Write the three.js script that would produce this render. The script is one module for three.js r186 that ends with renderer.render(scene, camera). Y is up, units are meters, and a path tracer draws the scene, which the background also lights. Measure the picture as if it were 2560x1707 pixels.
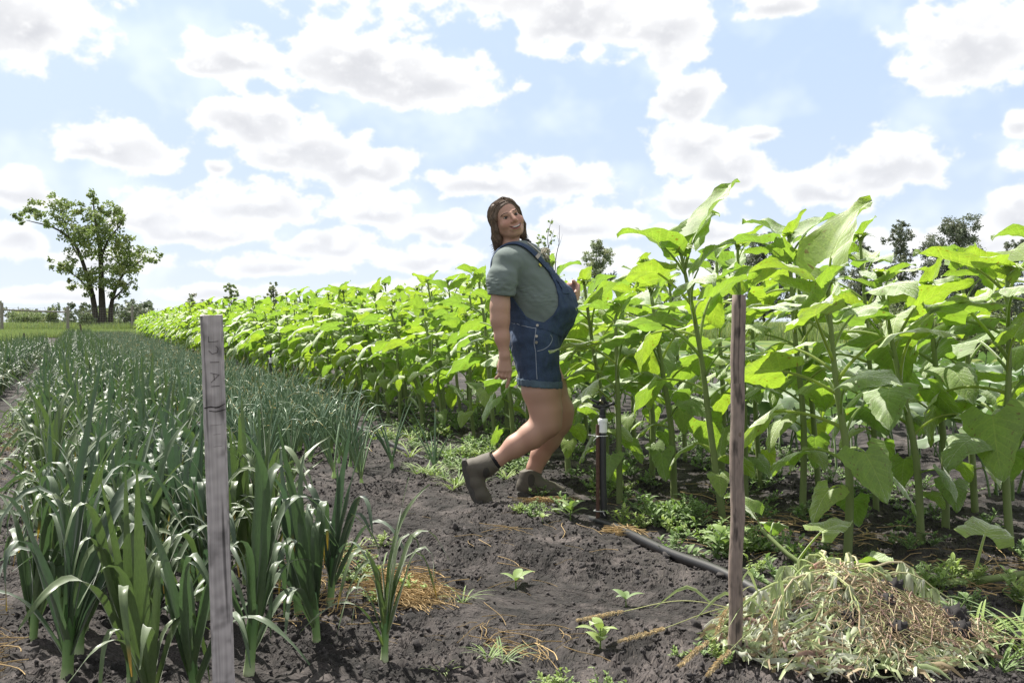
import * as THREE from 'three';
import { mergeGeometries, mergeVertices } from 'three/addons/utils/BufferGeometryUtils.js';
import { createNoise2D, createNoise3D } from 'simplex-noise';

// ---------------------------------------------------------------- camera, sky, sun, exposure
const scene = new THREE.Scene();
const YAW = THREE.MathUtils.degToRad(22.9);           // the crop rows run along -z; the camera looks 22.9 degrees to their right
const camera = new THREE.PerspectiveCamera(37.53, 1024 / 682, 0.05, 3000);
camera.position.set(0, 0.97, 0);
camera.rotation.set(-0.0199, -YAW, 0, 'YXZ');
const renderer = new THREE.WebGLRenderer();
renderer.toneMapping = THREE.LinearToneMapping;
const EXPOSURE = 2.45;
renderer.toneMappingExposure = EXPOSURE;
renderer.shadowMap.enabled = true;

const SUN_AZ = THREE.MathUtils.degToRad(-43) + YAW, SUN_EL = THREE.MathUtils.degToRad(57);
const sunDir = new THREE.Vector3(Math.sin(SUN_AZ) * Math.cos(SUN_EL), Math.sin(SUN_EL), -Math.cos(SUN_AZ) * Math.cos(SUN_EL));
const sun = new THREE.DirectionalLight(new THREE.Color().setRGB(1, 0.95, 0.86), 4.2);
sun.position.copy(sunDir).multiplyScalar(80);
sun.target.position.set(0, 0, 0);
sun.castShadow = true;
sun.shadow.mapSize.set(4096, 4096);
Object.assign(sun.shadow.camera, { left: -40, right: 40, top: 60, bottom: -60, near: 1, far: 260 });
sun.shadow.radius = 1;
scene.add(sun, sun.target);

// ---------------------------------------------------------------- helpers: numbers
function rngOf(seed) { let s = seed | 0; return () => { s = (s + 0x6d2b79f5) | 0; let t = Math.imul(s ^ (s >>> 15), 1 | s); t = (t + Math.imul(t ^ (t >>> 7), 61 | t)) ^ t; return ((t ^ (t >>> 14)) >>> 0) / 4294967296; }; }
const n2 = createNoise2D(rngOf(11)), n2b = createNoise2D(rngOf(23)), n3 = createNoise3D(rngOf(37));
const clamp = (x, a = 0, b = 1) => Math.min(b, Math.max(a, x)), mix = (a, b, t) => a + (b - a) * t;
const smooth = (a, b, x) => { const t = clamp((x - a) / (b - a)); return t * t * (3 - 2 * t); };
const fbm = (x, y, o = 4, f = n2) => { let s = 0, a = 0.5; for (let i = 0; i < o; i++) { s += a * f(x, y); x = x * 2.03 + 17.3; y = y * 2.03 - 9.1; a *= 0.5; } return s; };
const V = (x, y, z) => new THREE.Vector3(x, y, z);
const D2R = Math.PI / 180;
const lin = (r, g, b) => new THREE.Color().setRGB(r, g, b);

// ---------------------------------------------------------------- the sky: summer blue with fair-weather cumulus (air and clouds only)
{
  const W = 4096, H = 2048, half = H / 2, data = new Float32Array(W * H * 4);
  const dens = new Float32Array(W * (half + 8)), base = new Float32Array(W * (half + 8));
  // [azimuth from the view axis, elevation, half width, half height] in degrees of the clouds in view
  const seen = [[-15.7,13.9,2.9,1.6],[-9.0,14.1,4.8,2.3],[-4.8,13.2,4.9,1.9],[-14.4,10.8,3.5,1.6],[-11.9,9.3,3.6,1.6],[-8.4,8.6,3.3,1.6],[-21.5,9.0,3.3,1.5],[-26.2,6.5,1.9,1.3],[-25.5,14.4,2.6,1.2],[-14.0,6.3,4.0,1.4],[-19.8,5.6,2.1,1.5],[-7.7,6.2,2.6,1.3],[-2.0,7.7,3.0,1.1],[2.3,7.8,3.7,1.6],[3.7,16.6,3.8,2.4],[8.4,15.9,3.3,2.6],[9.6,12.3,2.0,1.7],[10.2,9.7,2.6,1.9],[12.1,8.3,2.6,1.5],[20.8,8.2,3.2,2.0],[17.0,7.1,2.9,1.6],[10.1,6.7,2.9,1.1],[24.4,14.0,3.9,3.0],[26.9,5.4,2.0,1.4],[24.6,3.9,3.0,1.3],[14.7,16.9,2.0,1.1],[-17.2,4.7,3.6,0.9],[-10.0,4.3,3.1,1.0],[-4.1,5.2,2.7,1.1],[3.8,5.4,3.7,1.2],[10.8,4.8,3.2,1.0],[17.7,4.3,3.7,0.8],[-26.2,4.2,1.6,1.1],[26.6,9.9,0.9,0.7],[-16.2,8.3,0.8,0.6],[13.9,10.1,1.2,0.6],[-21.8,3.1,3.2,0.8],[-13.4,3.0,4.1,0.8],[-5.3,3.4,3.4,1.0],[4.3,3.4,3.7,1.0],[13.5,2.8,4.0,1.0],[22.3,2.4,3.7,0.8],[-24.0,1.4,3.1,0.6],[-15.7,1.5,4.0,0.6],[-6.1,1.7,4.2,0.7]];
  const clouds = [], R = rngOf(5);
  const axis = YAW * 180 / Math.PI;
  for (const [a, e, w, h] of seen) clouds.push([a + axis, e, w, h]);
  for (let i = 0; i < 560; i++) {                       // the same kind of cloud all round and overhead
    const e = 1 + 86 * Math.pow(R(), 1.9), a = R() * 360, k = 0.55 + 0.9 * R();
    const rel = ((a - axis + 540) % 360) - 180;
    if (Math.abs(rel) < 29 && e < 19.5) continue;
    const s = Math.sin(e * D2R) + 0.05, w = k * Math.min(13, 13 * s + 1.6);
    clouds.push([a, e, w / Math.max(0.3, Math.cos(e * D2R)), k * Math.min(9, 7.5 * s + 0.5)]);
  }
  const cell = Array.from({ length: 72 }, () => []);
  for (const c of clouds) for (let b = 0; b < 72; b++) { let d = ((b * 5 + 2.5 - c[0]) % 360 + 540) % 360 - 180; if (Math.abs(d) < c[2] * 1.7 + 6) cell[b].push(c); }
  const densRow = (row) => {
    const e = (row + 0.5) / half * 90, flat = 1 + 1.3 * Math.exp(-e / 5), sc = 1 / (0.55 + 0.09 * e), ce = Math.cos(e * D2R);
    for (let col = 0; col < W; col++) {
      const round = ((col + 0.5) / W - 0.5) * 360;       // x = cos, z = sin; azimuth from -z towards +x
      const az = round + 90, azn = (az % 360 + 360) % 360, ax = Math.cos(round * D2R), az2 = Math.sin(round * D2R);
      const list = cell[Math.floor(azn / 5) % 72];
      const X = e > 45 ? ax * (90 - e) * 1.4 + 300 : (azn - axis + 540) % 360, Y = e > 45 ? az2 * (90 - e) * 1.4 : e;
      let f = -1, ws = 0, ys = 0;
      if (list.length) {
        const wx = 0.8 * n2(X * 0.3, Y * 0.45), wy = 0.45 * n2b(X * 0.3 + 40, Y * 0.45);
        for (const c of list) {
          let d = ((azn - c[0]) % 360 + 540) % 360 - 180; d = (d + wx * Math.min(1, c[2] / 3)) / c[2];
          const y = (e - c[1] + wy * Math.min(1, c[3] / 1.5)) / c[3], yy = y < 0 ? y * 1.25 : y;
          const g = 1 - (d * d + yy * yy);
          if (g > -0.9) { const k = Math.exp(3.5 * g); ws += k; ys += k * y; }
          if (g > -0.9) f = f > -0.9 ? Math.log(Math.exp(3 * f) + Math.exp(3 * g)) / 3 : g;
        }
      }
      if (f < -0.75) continue;
      let b = 0, am = 0.5, fx = X * 0.42, fy = Y * 0.62; const far = Math.exp(-e / 4);
      for (let o = 0; o < 7; o++) { const n = o < 2 ? n2(fx, fy) : 1 - 2.2 * Math.abs(n2b(fx, fy)); b += am * (o ? n : n * (1 - 0.6 * far)); fx = fx * 2.07 + 5; fy = fy * (o === 0 ? 2.4 : 2.07) + 3; am *= 0.55; }
      dens[row * W + col] = smooth(-0.04, 0.46, f * 0.8 + b * 0.6 + 0.03);
      base[row * W + col] = smooth(0.2, 1.25, f + 0.42 * b) * smooth(0.75, -0.45, ys / (ws + 1e-9) + 0.7 * b - 0.1) - 0.16 * b;
    }
  };
  for (let row = 0; row < half; row++) densRow(row);
  const axisDir = V(Math.sin(SUN_AZ) * Math.cos(SUN_EL), Math.sin(SUN_EL), -Math.cos(SUN_AZ) * Math.cos(SUN_EL));
  const colorRow = (row) => {
    const up = ((row + 0.5) / H - 0.5) * Math.PI, y = Math.sin(up), cy = Math.cos(up), e = up / D2R;
    for (let col = 0; col < W; col++) {
      const i = (row * W + col) * 4;
      data[i + 3] = 1;
      if (e < 0) { data[i] = 0.30; data[i + 1] = 0.32; data[i + 2] = 0.30; continue; }
      const round = ((col + 0.5) / W - 0.5) * 2 * Math.PI, x = Math.cos(round) * cy, z = Math.sin(round) * cy;
      const cs = x * axisDir.x + y * axisDir.y + z * axisDir.z;
      const hor = Math.exp(-e / 7.5), glow = Math.pow(Math.max(0, cs), 5);
      const veil = 0.08 * smooth(-0.1, 0.7, fbm(round * 7 + 3, e * 0.16, 4, n2b));
      let r = mix(0.27, 0.43, hor) + 0.30 * glow + veil, g = mix(0.352, 0.465, hor) + 0.26 * glow + veil * 0.85, bl = mix(0.475, 0.512, hor) + 0.16 * glow + veil * 0.4;
      const hr = row - half, d = dens[hr * W + col];
      if (d > 0.002) {
        const dark = clamp(base[hr * W + col] * 0.85) * smooth(0.4, 1, d);
        const grain = 0.018 * n2(col * 0.05, row * 0.07) * d;
        const lit = 0.54 + 0.05 * glow + grain, sh = 0.275 + 0.09 * hor;
        const cr = mix(lit, sh, dark), cg = mix(lit, sh * 1.025, dark), cb = mix(lit, sh * 1.12, dark);
        const a = Math.min(1, d * 1.25) * mix(1, 0.86, hor);
        r = mix(r, cr, a); g = mix(g, cg, a); bl = mix(bl, cb, a);
      }
      data[i] = r * 0.85; data[i + 1] = g * 0.85; data[i + 2] = bl * 0.85;
    }
  };
  for (let row = 0; row < H; row++) colorRow(row);
  const t = new THREE.DataTexture(data, W, H, THREE.RGBAFormat, THREE.FloatType);
  t.mapping = THREE.EquirectangularReflectionMapping; t.magFilter = t.minFilter = THREE.LinearFilter; t.needsUpdate = true;
  scene.background = t; scene.environment = t;
}

// ---------------------------------------------------------------- helpers: geometry
class GB {                                              // collects triangles; geo() gives one smooth geometry
  constructor() { this.p = []; this.u = []; this.c = []; this.i = []; }
  v(x, y, z, u = 0, w = 0, c = null) { this.p.push(x, y, z); this.u.push(u, w); if (c) this.c.push(c[0], c[1], c[2]); else this.c.push(1, 1, 1); return this.p.length / 3 - 1; }
  t(a, b, c) { this.i.push(a, b, c); }
  q(a, b, c, d) { this.i.push(a, b, c, a, c, d); }
  add(g, m, col) {                                      // append a geometry under a matrix
    const P = g.attributes.position, U = g.attributes.uv, C = g.attributes.color, base = this.p.length / 3, v = new THREE.Vector3();
    for (let k = 0; k < P.count; k++) { v.fromBufferAttribute(P, k); if (m) v.applyMatrix4(m); this.v(v.x, v.y, v.z, U ? U.getX(k) : 0, U ? U.getY(k) : 0, col || (C ? [C.getX(k), C.getY(k), C.getZ(k)] : null)); }
    if (g.index) for (let k = 0; k < g.index.count; k++) this.i.push(base + g.index.getX(k)); else for (let k = 0; k < P.count; k++) this.i.push(base + k);
    return this;
  }
  geo() {
    const g = new THREE.BufferGeometry();
    g.setAttribute('position', new THREE.Float32BufferAttribute(this.p, 3)); g.setAttribute('uv', new THREE.Float32BufferAttribute(this.u, 2)); g.setAttribute('color', new THREE.Float32BufferAttribute(this.c, 3));
    g.setIndex(this.i); g.computeVertexNormals(); return g;
  }
}
// a tapered tube along points; radii and colours may be arrays per point
function tube(gb, pts, rad, sides = 6, col = null, cap = true, vs = 1) {
  const n = pts.length, T = new THREE.Vector3(), N = new THREE.Vector3(), B = new THREE.Vector3(); let prev = null, rings = [], len = 0;
  for (let i = 0; i < n; i++) {
    T.subVectors(pts[Math.min(n - 1, i + 1)], pts[Math.max(0, i - 1)]).normalize();
    if (!prev) { N.set(0, 1, 0); if (Math.abs(T.y) > 0.9) N.set(1, 0, 0); N.addScaledVector(T, -N.dot(T)).normalize(); } else { N.copy(prev).addScaledVector(T, -prev.dot(T)).normalize(); }
    prev = N.clone(); B.crossVectors(T, N);
    const r = Array.isArray(rad) ? rad[i] : rad, c = col && Array.isArray(col[0]) ? col[i] : col, ring = [];
    if (i) len += pts[i].distanceTo(pts[i - 1]);
    for (let k = 0; k <= sides; k++) { const a = k / sides * 2 * Math.PI, x = Math.cos(a) * r, y = Math.sin(a) * r; ring.push(gb.v(pts[i].x + N.x * x + B.x * y, pts[i].y + N.y * x + B.y * y, pts[i].z + N.z * x + B.z * y, k / sides, len * vs, c)); }
    rings.push(ring);
  }
  for (let i = 0; i + 1 < n; i++) for (let k = 0; k < sides; k++) gb.q(rings[i][k], rings[i][k + 1], rings[i + 1][k + 1], rings[i + 1][k]);
  if (cap) for (const e of [0, n - 1]) { const c = col && Array.isArray(col[0]) ? col[e] : col, m = gb.v(pts[e].x, pts[e].y, pts[e].z, 0.5, e ? len * vs : 0, c); for (let k = 0; k < sides; k++) e ? gb.t(rings[e][k], rings[e][k + 1], m) : gb.t(rings[e][k + 1], rings[e][k], m); }
  return gb;
}
const curve = (pts, n) => new THREE.CatmullRomCurve3(pts.map((p) => p.isVector3 ? p : V(...p))).getPoints(n);
const M4 = (x, y, z, ry = 0, s = 1, rx = 0, rz = 0) => new THREE.Matrix4().compose(V(x, y, z), new THREE.Quaternion().setFromEuler(new THREE.Euler(rx, ry, rz, 'YXZ')), typeof s === 'number' ? V(s, s, s) : s);

// ---------------------------------------------------------------- helpers: objects
const taken = {};
const numbered = (n) => { const k = taken[n] = (taken[n] ?? -1) + 1; return k ? n + '_' + String(k).padStart(3, '0') : n; };
function mesh(name, geo, mat, parent) { const o = new THREE.Mesh(geo, mat); o.name = parent ? name : numbered(name); o.castShadow = o.receiveShadow = true; (parent || scene).add(o); return o; }
function tag(o, label, category, group, kind) { o.userData.label = label; if (category) o.userData.category = category; if (group) o.userData.group = group; if (kind) o.userData.kind = kind; return o; }
function thing(name, label, category, pos = [0, 0, 0], turn = 0, group) { const o = new THREE.Group(); o.name = numbered(name); o.position.set(...pos); o.rotation.y = turn; scene.add(o); return tag(o, label, category, group); }
function instanced(name, geo, mat, mats, colors, parent) {
  const o = new THREE.InstancedMesh(geo, mat, mats.length); o.name = parent ? name : numbered(name);
  mats.forEach((m, i) => { o.setMatrixAt(i, m); if (colors) o.setColorAt(i, colors[i]); });
  o.castShadow = o.receiveShadow = true; (parent || scene).add(o); o.userData.kind = 'stuff'; return o;
}
function dataTex(w, h, f, srgb = true, wrap = true) {   // f(u, v) -> [r, g, b] 0..1 or a number
  const d = new Uint8Array(w * h * 4);
  for (let y = 0; y < h; y++) for (let x = 0; x < w; x++) { const c = f(x / w, y / h, x, y), i = (y * w + x) * 4, a = Array.isArray(c); for (let k = 0; k < 3; k++) d[i + k] = clamp(a ? c[k] : c) * 255; d[i + 3] = 255; }
  const t = new THREE.DataTexture(d, w, h); if (srgb) t.colorSpace = THREE.SRGBColorSpace; t.magFilter = t.minFilter = THREE.LinearFilter; if (wrap) t.wrapS = t.wrapT = THREE.RepeatWrapping; t.needsUpdate = true; return t;
}
// noise that repeats after one unit: sampled on a torus
const tile = (u, v, f, seed = 0) => { const a = u * 2 * Math.PI, b = v * 2 * Math.PI, r = f / (2 * Math.PI); return n3(Math.cos(a) * r + seed + Math.cos(b) * r * 0.73, Math.sin(a) * r + Math.sin(b) * r * 0.73 + seed, Math.cos(b) * r + Math.sin(a + b) * r * 0.2); };
const ordinal = (n) => { const a = ['', 'first', 'second', 'third', 'fourth', 'fifth', 'sixth', 'seventh', 'eighth', 'ninth', 'tenth', 'eleventh', 'twelfth', 'thirteenth', 'fourteenth', 'fifteenth', 'sixteenth', 'seventeenth', 'eighteenth', 'nineteenth'], t = ['', '', 'twent', 'thirt', 'fort', 'fift', 'sixt', 'sevent', 'eight', 'ninet']; return n < 20 ? a[n] : n % 10 ? t[Math.floor(n / 10)] + 'y-' + a[n % 10] : t[n / 10] + 'ieth'; };

// ---------------------------------------------------------------- the ground: dark garden soil, one sheet out to the horizon
const nearW = (x, z) => smooth(-16, -9, z) * smooth(-4, -2, x) * (1 - smooth(7, 10, x));
const holes = [[1.62, -3.55, 0.10, 0.035], [1.72, -3.05, 0.07, 0.02], [1.35, -4.5, 0.12, 0.03], [1.95, -4.55, 0.09, 0.025], [1.15, -2.7, 0.12, 0.02], [2.0, -3.6, 0.1, 0.025], [1.55, -5.2, 0.14, 0.03]];
function groundY(x, z) {
  const w = nearW(x, z);
  let y = 0.022 * fbm(x * 1.7 + 4, z * 1.7, 3) + 0.012 * fbm(x * 6.1, z * 6.1 + 8, 3, n2b) * (0.3 + 0.7 * w);
  if (w > 0.01) {
    const crust = smooth(-0.25, 0.35, fbm(x * 1.1 + 9, z * 0.8 - 3, 2)), k = 1.25 - 0.75 * crust;   // trodden, smoother patches between crumbly ones
    const clod = (f, o) => { const a = n2(x * f + o, z * f), b = n2b(x * f * 1.7 - o, z * f * 1.7); return (1 - Math.abs(a)) * 0.6 + (1 - Math.abs(b)) * 0.4; };
    y += w * k * (0.018 * clod(8, 0) + 0.016 * clod(17, 5) + 0.011 * (1 - 1.5 * Math.abs(n2(x * 33, z * 33))) + 0.005 * n2b(x * 66, z * 66));
    for (const [hx, hz, r, d] of holes) { const q = ((x - hx) ** 2 + (z - hz) ** 2) / (r * r); if (q < 5) y -= (d * Math.exp(-q * 1.6) - d * 0.35 * Math.exp(-((Math.sqrt(q) - 1.3) ** 2) * 5)) * (1 + 0.5 * n2(x * 25, z * 25)); }
    y += w * 0.03 * Math.exp(-(((x - 2.05) / 0.14) ** 2)) * (0.6 + 0.4 * n2(z * 2, 3)) * smooth(-4.7, -4.2, z);   // low ridge of crumbs along the pipe
    const foot = Math.exp(-(((x - 2.15) / 0.34) ** 2) - ((z + 5.03) / 0.26) ** 2); y = mix(y, 0.008 + (y - 0.02) * 0.25, foot);
  }
  return y - 0.012;
}
const soilMap = dataTex(1024, 1024, (u, v) => {
  let n = 0, a = 0.5; for (let o = 0; o < 6; o++) { n += a * tile(u, v, 5 * 2 ** o, o * 7); a *= 0.62; }
  const speck = smooth(0.62, 0.72, tile(u, v, 120, 50)), k = 0.66 + 0.46 * n;
  return [k * 0.85 + speck * 0.2, k * 0.805 + speck * 0.19, k * 0.79 + speck * 0.16];
});
const soilBump = dataTex(1024, 1024, (u, v) => { let n = 0.5, a = 0.22; for (let o = 0; o < 6; o++) { n += a * (o > 1 ? 0.5 - Math.abs(tile(u, v, 9 * 2 ** o, o * 5 + 90)) : tile(u, v, 9 * 2 ** o, o * 5 + 90)); a *= 0.68; } return n; }, false);
const soilMat = new THREE.MeshStandardMaterial({ color: lin(0.122, 0.119, 0.119), map: soilMap, bumpMap: soilBump, bumpScale: 0.05, roughness: 0.95, vertexColors: true });
{
  const axisOf = (zones, far) => { const a = [zones[0][0]]; for (const [lo, hi, step] of zones) for (let x = lo + step; x <= hi + 1e-6; x += step) a.push(x); let s = 0.03, l = a[0], h = a[a.length - 1]; while (h < far || l > -far) { s *= 1.22; l -= s; h += s; a.unshift(l); a.push(h); } return a; };
  const xs = axisOf([[-1.4, -0.5, 0.03], [-0.5, 2.6, 0.0125], [2.6, 4.6, 0.035]], 900), zs = axisOf([[-9.5, -5.8, 0.037], [-5.8, -1.9, 0.0125]], 1400), gb = new GB();
  for (let j = 0; j < zs.length; j++) for (let i = 0; i < xs.length; i++) {
    const x = xs[i], z = zs[j], crust = smooth(-0.1, 0.5, fbm(x * 0.9 + 3, z * 0.9, 3, n2b)), fine = fbm(x * 5, z * 5, 3), c = 0.74 + 0.5 * crust + 0.34 * fine;
    gb.v(x, groundY(x, z), z, x / 1.3, z / 1.3, [c, c * 0.985, c * 0.98]);
  }
  const nx = xs.length;
  for (let j = 0; j + 1 < zs.length; j++) for (let i = 0; i + 1 < nx; i++) gb.q(j * nx + i, (j + 1) * nx + i, (j + 1) * nx + i + 1, j * nx + i + 1);
  const g = mesh('ground', gb.geo(), soilMat); tag(g, 'dark grey garden soil, crumbly and trodden', null, null, 'structure');
}
// meadow beyond the beds, on all sides
const grassMap = dataTex(512, 512, (u, v) => { let n = 0, a = 0.5; for (let o = 0; o < 5; o++) { n += a * tile(u, v, 4 * 2 ** o, o * 3 + 20); a *= 0.6; } const y = smooth(0.1, 0.5, tile(u, v, 3, 77)); return [0.62 + 0.3 * n + 0.12 * y, 0.72 + 0.25 * n, 0.45 + 0.25 * n]; });
const meadowMat = new THREE.MeshStandardMaterial({ color: lin(0.2, 0.27, 0.09), map: grassMap, roughness: 1 });
{
  const sheets = [[-900, -3.0, -1400, -34], [-3.0, 13, -1400, -66], [13, 900, -1400, 200], [-900, -6, -34, 200]];
  for (const [x0, x1, z0, z1] of sheets) {
    const gb = new GB(), ax = [], az = [];
    for (let i = 0; i <= 60; i++) { const t = i / 60; ax.push(x0 < -100 ? x1 - (x1 - x0) * t ** 3 : x0 + (x1 - x0) * (x1 > 100 ? t ** 3 : t)); az.push(z1 + (z0 - z1) * (z1 > 0 ? t : t ** 3)); }
    for (const z of az) for (const x of ax) gb.v(x, 0.035 + 0.03 * n2(x * 0.3, z * 0.3), z, x / 7, z / 7);
    for (let j = 0; j < 60; j++) for (let i = 0; i < 60; i++) { const a = j * 61 + i, b = a + 1, c = a + 61, d = c + 1; x0 < -100 ? gb.q(a, b, d, c) : gb.q(a, c, d, b); }
    tag(mesh('meadow', gb.geo(), meadowMat), 'green meadow grass beyond the beds', null, null, 'structure');
  }
}
// crumbs and clods of soil
{
  const R = rngOf(301), shapes = [];
  for (let s = 0; s < 3; s++) { const g = mergeVertices(new THREE.IcosahedronGeometry(1, 1).deleteAttribute('uv').deleteAttribute('normal')), P = g.attributes.position; for (let i = 0; i < P.count; i++) { const x = P.getX(i), y = P.getY(i), z = P.getZ(i), k = 0.85 + 0.5 * n3(x * 1.5 + s * 9, y * 1.5, z * 1.5) + 0.25 * n3(x * 3.4, y * 3.4 + s, z * 3.4); P.setXYZ(i, x * k, y * k * 0.62, z * k * 0.8); } g.computeVertexNormals(); shapes.push(g); }
  const mats = [[], [], []], cols = [[], [], []];
  for (let i = 0; i < 150000; i++) {
    const z = -1.7 - 8 * R() ** 1.6, x = -1.3 + 5.4 * R(), rough = fbm(x * 1.1 + 9, z * 0.8 - 3, 2), ridge = Math.exp(-(((x - 2.05) / 0.2) ** 2));
    if (R() < smooth(-0.35, 0.3, rough) * 0.9 - ridge * 0.6) continue;
    const s = 0.0016 + 0.009 * R() ** 4 + (R() < 0.012 ? 0.004 + 0.012 * R() : 0), k = i % 3;
    mats[k].push(M4(x, groundY(x, z) + s * 0.25, z, R() * 6.3, s, R() * 3, R() * 3));
    const c = 0.75 + 0.5 * R(); cols[k].push(lin(c, c * 0.98, c * 0.97));
  }
  const crumbMat = new THREE.MeshStandardMaterial({ color: lin(0.047, 0.043, 0.0435), roughness: 1 });
  shapes.forEach((g, k) => tag(instanced('soil_crumbs', g, crumbMat, mats[k], cols[k]), 'dark crumbs of soil strewn over the bed', null, null, 'stuff'));
}

// ---------------------------------------------------------------- sunflowers
const leafMap = dataTex(256, 512, (u, v) => {
  const s = Math.abs(u - 0.5) * 2; let vein = 1 - smooth(0.012, 0.035, s);
  for (let k = 0; k < 6; k++) { const t0 = 0.015 + k * 0.13, d = Math.abs(v - t0 - s * (0.42 - 0.02 * k) + 0.1 * s * s); vein = Math.max(vein, (1 - smooth(0.003, 0.011, d)) * (1 - s * 0.6) * 0.9); }
  const net = 1 - smooth(0, 0.09, Math.abs(tile(u, v, 22, 5))), m = 0.86 + 0.06 * tile(u, v, 4, 3) + 0.05 * tile(u, v, 30, 9) + 0.05 * net, brown = smooth(0.7, 0.8, tile(u, v, 11, 31)) * smooth(0.3, 0.8, s);
  return [mix(m * 0.93, 1, vein * 0.55) - 0.1 * brown, mix(m, 1, vein * 0.5) - 0.3 * brown, mix(m * 0.86, 1, vein * 0.6) - 0.3 * brown];
}, true, false);
const leafBump = dataTex(256, 512, (u, v) => {
  const s = Math.abs(u - 0.5) * 2; let h = 0.6 + 0.14 * tile(u, v, 18, 8) + 0.1 * tile(u, v, 40, 2); h -= 0.35 * (1 - smooth(0.01, 0.05, s));
  for (let k = 0; k < 6; k++) { const t0 = 0.015 + k * 0.13, d = Math.abs(v - t0 - s * (0.42 - 0.02 * k) + 0.1 * s * s); h -= 0.2 * (1 - smooth(0.004, 0.03, d)); }
  return h;
}, false, false);
const leafMats = [[0.36, 0.50, 0.055], [0.31, 0.455, 0.062], [0.42, 0.54, 0.05]].map((c) => new THREE.MeshPhysicalMaterial({ color: lin(...c), map: leafMap, bumpMap: leafBump, bumpScale: 0.004, roughness: 0.97, transmission: 0.66, thickness: 0, clearcoat: 1, clearcoatRoughness: 0.48, vertexColors: true, side: THREE.DoubleSide }));
const stemMat = new THREE.MeshStandardMaterial({ color: lin(0.15, 0.2, 0.065), roughness: 0.75, vertexColors: true });
// one leaf with its stalk: starts at the stem, grows along +x, y up; blade length about 1
function sunLeaf(o, nu = 8, nv = 12) {
  const gb = new GB(), R = rngOf(o.seed), p = V(0, 0, 0), pts = [p.clone()], N = 7; let a = o.a0 * D2R;
  for (let i = 1; i <= N; i++) { a = mix(o.a0, o.a1, (i / N) ** 1.3) * D2R; p.add(V(Math.cos(a) * o.pet / N, Math.sin(a) * o.pet / N, 0)); pts.push(p.clone()); }
  const pc = [1.05, 1.0, 0.9]; gb.u0 = 0;
  const before = gb.u.length; tube(gb, pts, pts.map((_, i) => mix(0.032, 0.02, i / N) * (o.thin || 1)), nv > 8 ? 5 : 3, pc); for (let i = before; i < gb.u.length; i += 2) { gb.u[i] = 0.5; gb.u[i + 1] = 0.3; }
  const rows = []; let q = p.clone(), ph = R() * 6, ph2 = R() * 6, twist = (R() - 0.5) * 0.5;
  for (let j = 0; j <= nv; j++) {
    const t = j / nv, ang = mix(o.b0, o.b1, t ** (o.bp || 1.2)) * D2R;
    if (j) q.add(V(Math.cos(ang) / nv, Math.sin(ang) / nv, 0));
    const W = 0.54 * (1 - t) ** 0.72 * clamp(t * 5 + 0.5) * (o.wide || 1), nrm = V(-Math.sin(ang), Math.cos(ang), 0), tan = V(Math.cos(ang), Math.sin(ang), 0), row = [];
    for (let i = 0; i <= nu; i++) {
      const u = i / nu * 2 - 1, s = Math.abs(u), edge = s > 0.99 ? 1 + (j % 2 ? 0.05 : -0.04) + 0.04 * (R() - 0.5) : 1;
      const lat = u * W * edge, back = -0.26 * (1 - t) ** 2 * s ** 1.4, fold = (o.fold || 0.25) * s * W - (o.droop || 0) * s * s * W, wave = 0.035 * Math.sin(t * 9 + ph + u * 2) * s * s * (o.wave || 1) + 0.02 * Math.sin(t * 17 + ph2 - s * 6) * s * (o.wave || 1);
      const n = fold + wave + twist * t * lat * 0.6;
      row.push(gb.v(q.x + tan.x * back + nrm.x * n, q.y + tan.y * back + nrm.y * n, lat * (1 - (o.fold || 0.25) * 0.25 * s), 0.5 + u * 0.5, t));
    }
    rows.push(row);
  }
  for (let j = 0; j < nv; j++) for (let i = 0; i < nu; i++) gb.q(rows[j][i], rows[j][i + 1], rows[j + 1][i + 1], rows[j + 1][i]);
  return gb.geo();
}
const LEAF = { top: [], upper: [], mid: [], low: [] };
const leafSpec = (kind, k) => {
  const R = rngOf(900 + k * 13 + kind.length * 101), j = (a) => (R() - 0.5) * 2 * a;
  return { top: { pet: 0.6, a0: 72 + j(8), a1: 52 + j(12), b0: 44 + j(14), b1: 0 + j(30), fold: 0.36, wide: 0.9, thin: 0.8, wave: 1.3, seed: 5 + k }, upper: { pet: 0.9, a0: 54 + j(8), a1: 30 + j(12), b0: 16 + j(12), b1: -26 + j(18), fold: 0.2, droop: 0.18, wave: 1.4, seed: 40 + k },
    mid: { pet: 1.15, a0: 48 + j(8), a1: 8 + j(14), b0: -12 + j(14), b1: -54 + j(14), fold: 0.12, droop: 0.32, wave: 1.4, seed: 80 + k }, low: { pet: 0.8, a0: 38 + j(10), a1: -8 + j(15), b0: -42 + j(14), b1: -80 + j(8), fold: 0.1, droop: 0.25, wave: 0.9, seed: 120 + k } }[kind];
};
for (const k in LEAF) for (let i = 0; i < 5; i++) LEAF[k].push(sunLeaf(leafSpec(k, i)));
const LOWLEAF = {}; for (const k in LEAF) LOWLEAF[k] = [0, 1, 2].map((i) => sunLeaf(leafSpec(k, i), 4, 6));
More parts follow.
